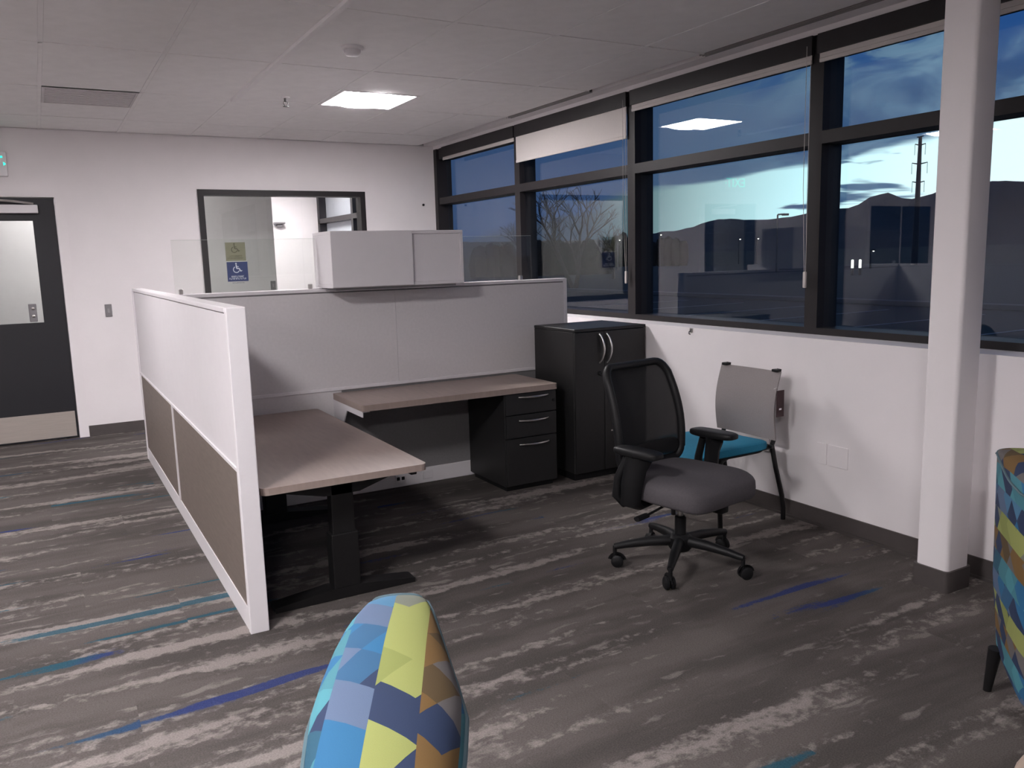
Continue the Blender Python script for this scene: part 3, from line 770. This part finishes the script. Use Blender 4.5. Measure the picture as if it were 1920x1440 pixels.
# ================================================================== TASK CHAIR
ch = thing('task_chair', 'black mesh back task chair with grey padded seat on five castors', 'chair', (2.565, 2.935, 0), math.radians(10))
def seatwarp(p):
    k = 1 - 0.10 * max(0.0, p.y / 0.24)
    return Vector((p.x * k, p.y, p.z * (1.0 if p.z > 0 else 1.0) + 0.010 * math.cos(p.x / 0.26 * PI / 2) + (-0.022 * max(0, (-p.y - 0.12) / 0.13) ** 2)))
MB().sell((0, -0.028, 0.414), 0.264, 0.262, 0.066, 0.48, 0.38, 56, 18, seatwarp).build('seat', M_seat, ch, smooth=True)
MB().sell((0, -0.02, 0.382), 0.235, 0.225, 0.022, 0.4, 0.4, 40, 10).build('seat_pan', M_blk, ch, smooth=True)
def yb(z): return 0.215 + 0.11 * (z - 0.50) / 0.46 - 0.03 * math.sin((z - 0.50) / 0.46 * PI)
z0b, z1b = 0.475, 0.955
def hwb(z):
    s = (z - z0b) / (z1b - z0b); return 0.222 + 0.012 * math.sin(PI * min(1, max(0, s))) - 0.008 * s
out = []
r = 0.055
for i in range(13): 
    z_ = z0b + r + (z1b - z0b - 2 * r) * i / 12; out.append((hwb(z_), z_))
for k in range(1, 6):
    a = math.radians(18 * k); out.append((hwb(z1b) - r + r * math.cos(a), z1b - r + r * math.sin(a)))
for k in range(5, 0, -1):
    a = math.radians(18 * k); out.append((-(hwb(z1b) - r + r * math.cos(a)), z1b - r + r * math.sin(a)))
for i in range(12, -1, -1):
    z_ = z0b + r + (z1b - z0b - 2 * r) * i / 12; out.append((-hwb(z_), z_))
for k in range(1, 6):
    a = math.radians(180 + 18 * k); out.append((-(hwb(z0b) - r) + r * math.cos(a), z0b + r + r * math.sin(a)))
for k in range(1, 6):
    a = math.radians(270 + 18 * k); out.append(((hwb(z0b) - r) + r * math.cos(a), z0b + r + r * math.sin(a)))
def bp_(x_, z_): return (x_, yb(z_) - 0.035 * (x_ / 0.22) ** 2, z_)
MB().tube([bp_(a, b) for a, b in out], 0.0185, 10, closed=True, sx=1.2).build('back_frame', M_blk, ch, smooth=True)
m = MB(); vs = []; fs = []; NR, NC = 18, 16
for i in range(NR + 1):
    z_ = z0b + 0.004 + (z1b - z0b - .008) * i / NR
    e = min(z_ - z0b, z1b - z_); h_ = hwb(z_) - (r - math.sqrt(max(0, r * r - (r - e) ** 2)) if e < r else 0)
    for k in range(NC + 1): vs.append(bp_(-h_ + 2 * h_ * k / NC, z_))
for i in range(NR):
    for k in range(NC): fs.append((i * (NC + 1) + k, i * (NC + 1) + k + 1, (i + 1) * (NC + 1) + k + 1, (i + 1) * (NC + 1) + k))
m.add(vs, fs).build('back_mesh', M_mesh, ch, smooth=True)
m = MB(); vs = []; fs = []
for zz, hw_ in ((0.505, 0.185), (0.53, 0.2), (0.555, 0.2), (0.575, 0.185)):
    for k in range(13):
        x_ = -hw_ + 2 * hw_ * k / 12; p = bp_(x_, zz); vs.append((p[0], p[1] - .012, p[2]))
n1 = len(vs)
vs += [(p[0], p[1] + 0.035, p[2]) for p in vs]
for i in range(3):
    for k in range(12):
        a = i * 13 + k; fs.append((a, a + 1, a + 14, a + 13)); fs.append((n1 + a, n1 + a + 13, n1 + a + 14, n1 + a + 1))
for k in range(12):
    fs.append((k, n1 + k, n1 + k + 1, k + 1)); fs.append((39 + k, 39 + k + 1, n1 + 39 + k + 1, n1 + 39 + k))
for i in range(3):
    fs.append((i * 13, i * 13 + 13, n1 + i * 13 + 13, n1 + i * 13)); fs.append((i * 13 + 12, n1 + i * 13 + 12, n1 + i * 13 + 25, i * 13 + 25))
m.add(vs, fs).build('lumbar_rail', M_blk, ch, smooth=True)
m = MB(); m.tube([(0, 0.05, 0.355), (0, 0.20, 0.35), (0, 0.275, 0.40), (0, 0.272, 0.54), (0, 0.262, 0.60)], [0.035, 0.035, 0.032, 0.028, 0.02], 12, sx=1.5); m.build('back_upright', M_blk, ch, smooth=True)
for s in (-1, 1):
    m = MB(); m.tube([(s * 0.10, 0.06, 0.352), (s * 0.235, 0.065, 0.340), (s * 0.285, 0.06, 0.36), (s * 0.295, 0.045, 0.44), (s * 0.285, 0.03, 0.53), (s * 0.278, 0.015, 0.585)],
             [0.022, 0.025, 0.028, 0.029, 0.030, 0.036], 12, sx=1.8, up=(0, 0, 1)); m.build('arm_post', M_blk, ch, smooth=True)
    m = MB(); m.tube([(s * 0.278, 0.02, 0.555), (s * 0.278, 0.02, 0.575), (s * 0.278, 0.02, 0.592)], [0.026, 0.032, 0.048], 12); m.build('arm_bracket', M_blk, ch, smooth=True)
    m = MB(); m.tube([(s * 0.279, 0.085, 0.575), (s * 0.298, 0.125, 0.47), (s * 0.300, 0.135, 0.385), (s * 0.270, 0.120, 0.345), (s * 0.12, 0.08, 0.345)], [.017, .020, .022, .022, .018], 10); m.build('arm_brace', M_blk, ch, smooth=True)
    MB().sell((s * 0.278, 0.02, 0.603), 0.048, 0.132, 0.019, 0.5, 0.55, 32, 12).build('arm_pad', M_blk, ch, smooth=True)
MB().rbox(-0.075, 0.075, -0.09, 0.10, 0.325, 0.368, 0.012, 2).build('tilt_mechanism', M_blk, ch, smooth=True)
m = MB(); m.tube([(-0.06, -0.02, 0.345), (-0.20, -0.03, 0.330), (-0.285, -0.03, 0.318)], 0.006, 8); m.tube([(-0.275, -0.03, 0.320), (-0.345, -0.03, 0.315)], 0.011, 8, sx=1.6); m.build('height_lever', M_blk, ch, smooth=True)
MB().rbox(0.035, 0.095, -0.21, -0.15, 0.29, 0.372, 0.010, 2).build('tension_knob', M_blk, ch, smooth=True)
MB().lathe([(0.0135, 0.24), (0.0135, 0.335)], n=18).build('gas_rod', M_chrome, ch, smooth=True)
MB().lathe([(0.027, 0.12), (0.027, 0.245), (0.022, 0.250)], n=20).build('gas_cylinder', M_blk, ch, smooth=True)
MB().lathe([(0.045, 0.080), (0.056, 0.095), (0.056, 0.145), (0.04, 0.16)], n=24).build('base_hub', M_blk, ch, smooth=True)
for k in range(5):
    a = math.radians(293 - 10 + 72 * k); c_, s_ = math.cos(a), math.sin(a)
    def P(rr, zz): return (rr * c_, rr * s_, zz)
    MB().tube([P(.03, .128), P(.14, .125), P(.25, .112), P(.318, .100)], [.027, .024, .019, .015], 10).build('base_arm', M_blk, ch, smooth=True)
    cs = MB().tube([P(.315, .105), P(.315, .045)], .010, 8).build('castor', M_blk, ch, smooth=True)
    b_ = a + 0.9 + 0.7 * k; off = Vector((math.cos(b_), math.sin(b_), 0)); sd = Vector((-off.y, off.x, 0)); cc = Vector(P(.315, 0.030)) + off * .012
    for s in (-1, 1):
        w0 = cc + sd * (s * .005); w1 = cc + sd * (s * .024)
        MB().tube([w0, w0.lerp(w1, .2), w0.lerp(w1, .8), w1], [.024, .0298, .0298, .024], 18).build('castor_wheel', M_blk, cs, smooth=True)
    m = MB(); pts = [cc + off * (0.034 * math.cos(q)) + Vector((0, 0, 0.034 * math.sin(q))) for q in [math.radians(d) for d in range(10, 175, 20)]]
    m.tube(pts, .004, 6, sx=3.5).build('castor_hood', M_blk, cs, smooth=True)

# ================================================================== GUEST CHAIR
g = thing('guest_chair', 'guest chair with grey sling back and turquoise seat against the wall', 'chair', (3.30, 3.365, 0))
YH = 0.225
def gw(p):
    k = max(0.0, (-p.x - 0.12) / 0.13)
    return Vector((p.x, p.y, p.z - 0.035 * k * k - 0.012 * math.cos(p.y / 0.23 * PI / 2)))
MB().sell((-0.170, 0, 0.444), 0.275, 0.235, 0.034, 0.45, 0.35, 48, 14, gw).build('seat', M_teal, g, smooth=True)
m = MB(); m.sell((-0.165, 0, 0.415), 0.245, 0.225, 0.010, 0.4, 0.35, 40, 8, gw); m.build('seat_pan', M_blk, g, smooth=True)
NB = 14
def bk(s):   # profile of the sling, s from 0 (bottom) to 1 (top)
    zz = 0.462 + 0.378 * s
    return 0.118 + 0.030 * s - 0.030 * math.sin(PI * s), zz
m = MB(); vs = []; fs = []
for th in (0, 0.006):
    for i in range(NB + 1):
        x_, z_ = bk(i / NB)
        for k in range(13):
            yy = -YH + 2 * YH * k / 12
            vs.append((x_ + th - 0.012 * math.cos(yy / YH * PI / 2) * -1, yy, z_))
q = (NB + 1) * 13
for i in range(NB):
    for k in range(12):
        a = i * 13 + k; fs += [(a, a + 1, a + 14, a + 13), (q + a, q + a + 13, q + a + 14, q + a + 1)]
for i in range(NB):
    for k in (0, 12):
        a = i * 13 + k; fs.append((a, a + 13, q + a + 13, q + a))
for k in range(12):
    for a in (k, NB * 13 + k): fs.append((a, a + 1, q + a + 1, q + a))
m.add(vs, fs).build('sling_back', M_greymesh, g, smooth=True)
for s in (-1, 1):
    yy = s * (YH - .034)
    pth = [(bk(i / 8)[0] + 0.024, yy, bk(i / 8)[1] + (0.012 if i == 8 else 0)) for i in range(9)][::-1]
    pth += [(0.128, yy, 0.43), (0.150, yy * 1.06, 0.30), (0.190, yy * 1.12, 0.14), (0.200, yy * 1.13, 0.07), (0.202, yy * 1.13, 0.0)]
    MB().tube(pth, 0.0135, 10, up=(0, 1, 0)).build('rear_leg', M_blkst, g, smooth=True)
    MB().rbox(bk(1)[0] - .014, bk(1)[0] + .020, yy - .022, yy + .022, 0.838, 0.852, .003, 1).build('top_cap', M_blk, g)
    fl = [(0.122, yy, 0.425), (-0.05, yy, 0.418), (-0.20, yy, 0.412), (-0.245, yy, 0.395), (-0.265, yy, 0.35), (-0.255, yy, 0.18), (-0.245, yy, 0.0)]
    MB().tube(fl, 0.0135, 10, up=(0, 1, 0)).build('front_leg', M_blkst, g, smooth=True)
MB().tube([(0.10, -YH, 0.43), (0.10, YH, 0.43)], .010, 8).build('cross_tube', M_blkst, g, smooth=True)
tg = thing('hang_tag', 'dark red paper tag hanging at the side of the grey chair back', 'tag', (3.425, 3.119, 0.745))
MB().rbox(-0.030, 0.026, -0.004, 0.0, -0.145, 0.0, 0.001, 1).build('tag_card', mat('tag_maroon', srgb(58, 34, 38), 0.6), tg)
MB().tube([(0.0, -.002, 0.0), (-0.004, 0.02, 0.012), (-.012, 0.036, 0.004)], 0.0012, 5).build('tag_string', M_white, tg)
MB().rbox(-0.012, 0.006, -0.0052, -0.004, -0.108, -0.098, 0.0004, 1).build('tag_print', M_white, tg)

# ================================================================== PATTERNED LOUNGE CHAIRS
def fabric():
    m = bpy.data.materials.new('triangle_pattern_fabric'); m.use_nodes = True
    t = NT(m.node_tree); b = m.node_tree.nodes['Principled BSDF']
    uv = t.node('ShaderNodeUVMap'); uv.uv_map = 'UVMap'
    U, V, _ = t.sep(uv.outputs[0])
    cw = 0.072
    cu = t.math('DIVIDE', U, cw); ci = t.math('FLOOR', cu); ul = t.math('SUBTRACT', cu, ci)
    v1 = t.math('DIVIDE', V, 0.110)
    a = t.math('FLOOR', t.math('MULTIPLY_ADD', ul, 0.62, t.math('ADD', v1, t.math('MULTIPLY', ci, 0.37))))
    bq = t.math('FLOOR', t.math('MULTIPLY_ADD', ul, -0.78, t.math('MULTIPLY_ADD', v1, 0.8, t.math('MULTIPLY', ci, 0.61))))
    rnd = t.wnoise(t.comb(ci, a, bq))
    fam = t.math('FLOORED_MODULO', ci, 4.0)
    def fc(r_, g_, b_): return tuple(0.50 * q + 0.012 for q in srgb(r_, g_, b_))
    navy, blue, lav, bright, sky_ = fc(44, 66, 108), fc(58, 118, 164), fc(114, 136, 172), fc(48, 132, 186), fc(94, 156, 198)
    yel, yel2, pale, brn, brn2, gry = fc(192, 200, 116), fc(174, 184, 102), fc(150, 155, 140), fc(150, 114, 60), fc(112, 90, 54), fc(134, 128, 128)
    cya, cy2, teal = fc(88, 164, 180), fc(98, 182, 198), fc(46, 110, 138)
    f0 = t.ramp(rnd, [(0, navy), (.24, lav), (.46, bright), (.66, blue), (.84, sky_)])
    f1 = t.ramp(rnd, [(0, yel), (.36, navy), (.52, pale), (.68, yel2), (.88, yel)])
    f2 = t.ramp(rnd, [(0, brn), (.28, gry), (.5, navy), (.68, brn2), (.85, brn)])
    f3 = t.ramp(rnd, [(0, cya), (.28, navy), (.45, bright), (.62, cy2), (.82, teal)])
    c = t.mix(t.math('GREATER_THAN', fam, .5), f0, f1); c = t.mix(t.math('GREATER_THAN', fam, 1.5), c, f2); c = t.mix(t.math('GREATER_THAN', fam, 2.5), c, f3)
    w = t.noise(t.comb(t.math('MULTIPLY', U, 900), t.math('MULTIPLY', V, 900), 0), 1.0, 1.0)
    hsv = t.node('ShaderNodeHueSaturation'); t.link(c, hsv.inputs['Color']); t.link(t.rng(w, .3, .7, .93, 1.07, False), hsv.inputs['Value'])
    t.link(hsv.outputs[0], b.inputs['Base Color']); b.inputs['Roughness'].default_value = 0.8; b.inputs['Specular IOR Level'].default_value = .25
    return m
M_fabric = fabric()
M_pipe = mat('fabric_piping', srgb(84, 106, 114), 0.8)
def uv_loft(name, rows, uvs, parent, material, closed_ends=True):
    """rows: list of point rows; uvs: matching (u, v) in metres"""
    me = bpy.data.meshes.new(name); nr, nc = len(rows), len(rows[0])
    vs = [p for r_ in rows for p in r_]; fs = []
    for i in range(nr - 1):
        for k in range(nc - 1): fs.append((i * nc + k, i * nc + k + 1, (i + 1) * nc + k + 1, (i + 1) * nc + k))
    if closed_ends: fs.append(tuple(range(nc))[::-1]); fs.append(tuple((nr - 1) * nc + k for k in range(nc)))
    me.from_pydata(vs, [], fs); uvl = me.uv_layers.new(name='UVMap'); flat = [q for r_ in uvs for q in r_]
    for lp in me.loops: uvl.data[lp.index].uv = flat[lp.vertex_index]
    if closed_ends:      # end caps: planar mapping
        for p in me.polygons:
            if len(p.vertices) > 4:
                for li in p.loop_indices:
                    q = me.vertices[me.loops[li].vertex_index].co; uvl.data[li].uv = (q.z + 2.40, q.x + 0.7)
    for p in me.polygons: p.use_smooth = True
    try: me.set_sharp_from_angle(angle=math.radians(50))
    except Exception: pass
    me.materials.append(material)
    o = bpy.data.objects.new(name, me); COL.objects.link(o); o.parent = parent; return o
def lounge(label, loc, rz):
    o = thing('lounge_chair', label, 'armchair', loc, rz, 'patterned lounge chairs')
    HL = 0.42; zb = 0.15; KL = ((0, .128), (.1, .123), (.2, .112), (.3, .092), (.37, .064), (.42, .048)); KR = ((0, .112), (.1, .103), (.2, .090), (.3, .075), (.37, .064), (.42, .050))
    def hw(y, K=KL):
        y = abs(y)
        for (a, b), (c, d) in zip(K, K[1:]):
            if y <= c + 1e-9: return b + (d - b) * (y - a) / (c - a)
        return K[-1][1]
    def zre(y):
        s = min(1.0, (HL - abs(y)) / 0.30); s = s * s * (3 - 2 * s)
        return 0.836 + 0.022 * s, 0.822 - 0.032 * s
    rows, uvs, NYs = [], [], 24
    pl, pr = [], []
    for j in range(NYs + 1):
        y_ = -HL + 2 * HL * j / NYs; h = hw(y_); h2 = hw(y_, KR); zr, ze = zre(y_); e = (HL - abs(y_)); drop = 0.012 * max(0.0, 1 - e / 0.05) ** 2
        sec = [(-h + .03, zb), (-h + .008, 0.40), (-h, ze - .015)]
        for k in range(13):
            a = PI - PI * k / 12; q = abs(math.cos(a)) ** 1.0
            sec.append(((h2 if k > 6 else h) * math.cos(a), ze + (zr - ze) * (math.sin(a) ** 0.75)))
        sec += [(h2, ze - .015), (h2 - .010, 0.40), (h2 - .035, zb)]
        row = [(x_, y_, z_ - drop) for x_, z_ in sec]; rows.append(row)
        u = [0.0]
        for p, q in zip(sec, sec[1:]): u.append(u[-1] + math.hypot(p[0] - q[0], p[1] - q[1]))
        mid = u[9]; uvs.append([(uu - mid + 3.264 - 0.06 * y_, y_ + 2.0) for uu in u])
        pl.append((-h - .002, y_, ze - .002 - drop)); pr.append((h2 + .002, y_, ze - .002 - drop))
    uv_loft('backrest', rows, uvs, o, M_fabric)
    MB().tube(pl, 0.004, 6).build('piping', M_pipe, o, smooth=True); MB().tube(pr, 0.004, 6).build('piping', M_pipe, o, smooth=True)
    for yy in (-HL, HL):
        h = hw(yy); zr, ze = zre(yy); pt = [(h * 1.02 * math.cos(PI - PI * k / 12), yy, ze + (zr - ze) * math.sin(PI * k / 12) ** .75 - .012) for k in range(13)]
        MB().tube(pt, 0.004, 6).build('piping', M_pipe, o, smooth=True)
    # seat block and cushion in front of the back (towards -x), both arms low
    def block(name, x0, x1, y0, y1, z0, z1, r_):
        m_ = MB().rbox(x0, x1, y0, y1, z0, z1, r_, 3); ob = m_.build(name, M_fabric, o, smooth=True); me = ob.data
        uvl = me.uv_layers.new(name='UVMap')
        for p in me.polygons:
            nx, ny, nz = abs(p.normal.x), abs(p.normal.y), abs(p.normal.z)
            for li in p.loop_indices:
                q = me.vertices[me.loops[li].vertex_index].co
                uvl.data[li].uv = (q.x + 4, q.y + 2) if nz >= max(nx, ny) else ((q.z + 4, q.y + 2) if nx >= ny else (q.z + 4, q.x + 2))
        return ob
    block('seat_base', -0.66, -0.06, -0.33, 0.33, 0.15, 0.31, 0.03)
    block('seat_cushion', -0.68, -0.09, -0.32, 0.32, 0.312, 0.395, 0.035)
    for sx_ in (-0.60, 0.045):
        for sy_ in (-0.33, 0.33):
            MB().tube([(sx_, sy_, 0.16), (sx_ * 1.0 + (.012 if sx_ > 0 else -.012), sy_ * 1.05, 0.0)], [0.022, 0.013], 10).build('leg', M_blkst, o, smooth=True)
    return o
ux_, uy_ = 0.39, 0.921
lounge('triangle patterned lounge chair back rising in the centre foreground', (0.572 - .42 * ux_, 1.512 - .42 * uy_, 0), -math.atan2(ux_, uy_))
a2 = math.radians(137)
lounge('triangle patterned lounge chair cut off by the right edge', (2.468, 1.199, 0), a2)

# round side table whose pale rim shows in the corner
o = thing('side_table', 'round pale wood side table at the bottom right corner', 'table', (1.645, 0.588, 0))
MB().lathe([(0.20, 0.47), (0.235, 0.478), (0.24, 0.487), (0.235, 0.496), (0.0, 0.498)], n=48).build('table_top', mat('pale_wood', (0.42, 0.33, 0.27), 0.5, var=0.08, stretch=(1, 9, 1)), o, smooth=True)
MB().lathe([(0.022, 0.02), (0.022, 0.47)], n=16).build('pole', M_blkst, o, smooth=True)
MB().lathe([(0.16, 0.0), (0.16, 0.012), (0.03, 0.022)], n=32).build('table_base', M_blkst, o, smooth=True)

# ================================================================== OUTSIDE
M_asph = mat('asphalt', (0.026, 0.026, 0.024), 0.9, var=0.2, scale=0.6)
M_line = mat('parking_paint', (0.25, 0.26, 0.26), 0.8)
M_grass = mat('dark_field', (0.020, 0.024, 0.018), 0.95, var=0.25, scale=0.05)
M_mtn = mat('mountain_slope', (0.060, 0.062, 0.060), 1.0, var=0.15, scale=0.01)
M_bark = mat('bark', (0.03, 0.027, 0.028), 0.9, var=0.2)
M_pole = mat('pole_steel', (0.05, 0.06, 0.07), 0.6)
struct(MB().box(4.0, 70, -60, 90, -0.5, -0.3).build('ground_outside', M_asph))
struct(MB().box(70, 3500, -2500, 3500, -3.5, -0.9).build('ground_field', M_grass))
struct(MB().box(4.0, 70, 90, 3500, -3.5, -0.9).build('ground_field_beyond', M_grass))
for i in range(9):
    x0 = 16.0 + i * 0.0; yy = 4.0 + i * 2.8
    st_ = MB().box(16.0, 21.0, yy, yy + 0.10, -0.30, -0.294).build('parking_stripe', M_line)
    tag(st_, 'faint white parking bay stripe on the dark lot outside', 'road marking', 'parking bay stripes outside')
cb = MB().rbox(22.5, 22.75, -20, 60, -0.30, -0.14, 0.02, 1).build('kerb', mat('kerb_concrete', (0.16, 0.16, 0.16), 0.9)); tag(cb, 'low concrete kerb along the parking lot outside', 'kerb')
def azp(az, el_, R):
    a, e = math.radians(az), math.radians(el_)
    return (R * math.sin(a), R * math.cos(a), 1.5 + R * math.tan(e))
prof = [(-5, .9), (8, 1.3), (20, 1.2), (28, 1.0), (33, .9), (37, .95), (38.7, 1.15), (39.8, 1.35), (41, 1.4), (41.9, 1.61), (42.9, 1.93), (43.5, 2.05), (44.3, 2.02), (46, 1.92), (46.7, 1.93), (47.6, 1.99), (48.6, 2.12), (49.2, 2.23), (50.5, 2.41), (51.5, 2.43), (52.1, 2.63), (52.7, 3.03), (53.3, 3.18), (53.75, 3.26), (54.1, 3.1), (54.5, 2.9), (55.1, 2.81), (55.8, 2.96), (56.6, 3.2), (58, 3.45), (59.3, 3.59), (60, 3.6), (60.9, 3.45), (63, 3.7), (67, 3.2), (72, 3.5), (80, 2.6), (95, 2.2), (115, 1.6), (140, 1.2)]
fine_p = []
for (a, e), (a2_, e2) in zip(prof, prof[1:]):
    nn = max(1, int((a2_ - a) / 0.35))
    for i in range(nn):
        s = i / nn; fine_p.append((a + (a2_ - a) * s, e + (e2 - e) * s + (random.uniform(-.03, .03) if nn > 1 else 0)))
m = MB(); vs = []; fs = []; ROWS = [(1500, 0.0), (1750, .32), (2000, .62), (2300, 1.0), (2600, .7), (3000, 0)]
for (R, k) in ROWS:
    for i, (a, e) in enumerate(fine_p):
        hgt = (2300 * math.tan(math.radians(e)) + 2.4) * k * (1 + (0 if k == 1.0 else .18 * math.sin(i * .9 + R)))
        vs.append((R * math.sin(math.radians(a)), R * math.cos(math.radians(a)), -1.0 + hgt))
nf = len(fine_p)
for r_ in range(len(ROWS) - 1):
    for i in range(nf - 1): fs.append((r_ * nf + i, r_ * nf + i + 1, (r_ + 1) * nf + i + 1, (r_ + 1) * nf + i))
o = m.add(vs, fs).build('mountain_range', M_mtn, smooth=True); tag(o, 'dark mountain range under the dusk sky outside', 'mountain')

# transmission pole
R = 95; b_ = azp(55.4, 0, R); hgt = 1.5 + R * math.tan(math.radians(6.45))
o = thing('power_pole', 'tall dark transmission pole with three pairs of arms outside', 'utility pole', (b_[0], b_[1], -0.9), math.radians(-55.4))
MB().tube([(0, 0, 0), (0, 0, hgt * .5), (0, 0, hgt + .9)], [.36, .26, .16], 12).build('mast', M_pole, o, smooth=True)
MB().tube([(-.30, 0, hgt + .85), (.30, 0, hgt + .95)], .06, 6).build('cap_arm', M_pole, o)
for (e_, wl, wr) in ((5.95, .45, .50), (4.85, .65, .75), (3.75, .55, .55)):
    zz = 2.4 + R * math.tan(math.radians(e_))
    for s, ww in ((-1, wl), (1, wr)):
        ar = MB().tube([(0, 0, zz), (s * ww * .9, 0, zz + .12), (s * ww, 0, zz + .16)], [.08, .05, .04], 6).build('cross_arm', M_pole, o)
        MB().tube([(s * ww, 0, zz + .14), (s * ww, 0, zz - 0.95)], .025, 6).build('insulator', M_pole, ar)

# street lamp and small far lights
M_glow = emit_mat('far_lamp_glow', (1.0, 0.92, 0.82), 6.0)
def streetlamp(az, elt, R, label, arm=True, glow=False, gz=-0.9, size=.16):
    p = azp(az, elt, R); o = thing('street_lamp', label, 'street lamp', (p[0], p[1], gz), math.radians(-az), None)
    h = p[2] - gz
    MB().tube([(0, 0, 0), (0, 0, h)], [.09, .06], 8).build('lamp_pole', M_pole, o)
    if arm: MB().tube([(0, 0, h), (.55, 0, h + .02)], .07, 6).build('lamp_arm', M_pole, o)
    MB().rbox(.0 if not arm else .3, .35 if not arm else .85, -.14, .14, h - .10, h + .06, .03, 1).build('lamp_head', M_pole, o)
    if glow: MB().sell((.2 if not arm else .6, 0, h - .12), size, size, size * .8, 1, 1, 12, 8).build('lamp_globe', M_glow, o, smooth=True)
    return o
streetlamp(47.25, 2.2, 70, 'unlit street lamp on its pole against the pale sky')
for (az, e, R, lab) in ((38.75, 1.2, 120, 'tiny lit far street lamp just right of the second mullion'), (39.7, 1.2, 130, 'tiny lit far street lamp left of the low hill'), (36.9, .95, 90, 'tiny lit far street lamp in front of the bare trees'),
        (44.85, .75, 150, 'tiny lit far lamp below the middle of the ridge'), (46.0, .75, 150, 'second tiny lit far lamp below the middle of the ridge'), (52.9, -.20, 75, 'tiny lit far lamp left of the transmission pole')):
    streetlamp(az, e, R, lab, arm=False, glow=True, size=.06 * R / 75)
for (az, lab) in ((51.85, 'left of two glowing bollards far out on the lot'), (52.3, 'right of two glowing bollards far out on the lot')):
    p = azp(az, -0.95, 58); o = thing('bollard_light', lab, 'bollard light', (p[0], p[1], -0.3))
    MB().lathe([(.09, 0), (.09, .45)], n=12).build('post', M_pole, o)
    MB().lathe([(.085, .45), (.085, .95), (.05, 1.0)], n=12).build('lit_sleeve', emit_mat('bollard_glow', (1, .97, .9), 1.6), o)

# bare trees
def bare_tree(az, R, h, label, seed, fork=False):
    rr = random.Random(seed); p = azp(az, 0, R); o = thing('bare_tree', label, 'tree', (p[0], p[1], -0.6))
    tr, br = MB(), MB()
    def grow(p0, d, ln, r_, lev, mbx):
        d = d.normalized(); mid = p0 + d * ln * .5 + Vector((rr.uniform(-1, 1), rr.uniform(-1, 1), rr.uniform(-.3, .6))) * ln * .06; p1 = p0 + d * ln + Vector((0, 0, ln * .04))
        mbx.tube([p0, mid, p1], [r_, r_ * .85, r_ * .68], 6 if lev < 3 else 4)
        if lev >= 6: return
        for k in range(2 if lev > 0 and rr.random() < .55 else 3):
            ax = Vector((rr.uniform(-1, 1), rr.uniform(-1, 1), rr.uniform(-.15, .45)))
            grow(p1 if k < 2 else mid, d * 1.0 + ax * .75, ln * rr.uniform(.62, .82), r_ * (.66 if k < 2 else .5), lev + 1, br)
    if fork:
        grow(Vector((0, 0, 0)), Vector((-.35, .2, 1)), h * .34, h * .030, 0, tr); grow(Vector((0.02, 0, 0)), Vector((.12, -.1, 1)), h * .34, h * .026, 0, tr)
    else: grow(Vector((0, 0, 0)), Vector((.05, 0, 1)), h * .28, h * .024, 0, tr)
    tr.build('trunk', M_bark, o, smooth=True); br.build('branches', M_bark, o, smooth=True)
bare_tree(33.9, 45, 5.2, 'forked bare tree outside the shaded window bay', 4, True)
bare_tree(36.6, 60, 4.6, 'slender bare tree just left of the second mullion', 11)
bare_tree(30.6, 62, 5.0, 'bare tree outside half hidden by the first mullion', 17)
# low dark hedge row and long shed at the end of the lot
def hedge(az0, az1, R, h, label, seed):
    rr = random.Random(seed); p0, p1 = Vector(azp(az0, 0, R)), Vector(azp(az1, 0, R)); m = MB(); L = (p1 - p0).length; nn = int(L / 1.2)
    for i in range(nn):
        c = p0.lerp(p1, (i + .5) / nn); hh = h * rr.uniform(.75, 1.15)
        m.sell((c.x, c.y, -0.9 + hh * .5), .95, .95, hh * .55, .8, .8, 10, 6, lambda q: q * rr.uniform(.93, 1.07))
    o = m.build('hedge', mat('hedge_dark', (0.016, 0.018, 0.016), .95, var=.4, scale=4), smooth=True); tag(o, label, 'hedge')
hedge(27, 36.3, 75, 3.2, 'dark hedge row along the horizon behind the bare trees', 5)
hedge(36.5, 41.5, 145, 4.9, 'low dark tree line on the horizon right of the second mullion', 6)

# dark doorway on the back wall left of the view (seen only mirrored in the glass)
d2 = struct(bpy.data.objects.new('door_2', None)); COL.objects.link(d2); d2.location = (-3.0, YB, 0)
MB().box(-1.5, 0.0, -0.03, -0.001, 0, 2.15).build('door_frame', M_wall, d2)
for a in (-1.44, -0.72):
    MB().box(a, a + .66, -0.05, -0.03, 0.01, 2.09).build('door_leaf', M_door, d2)
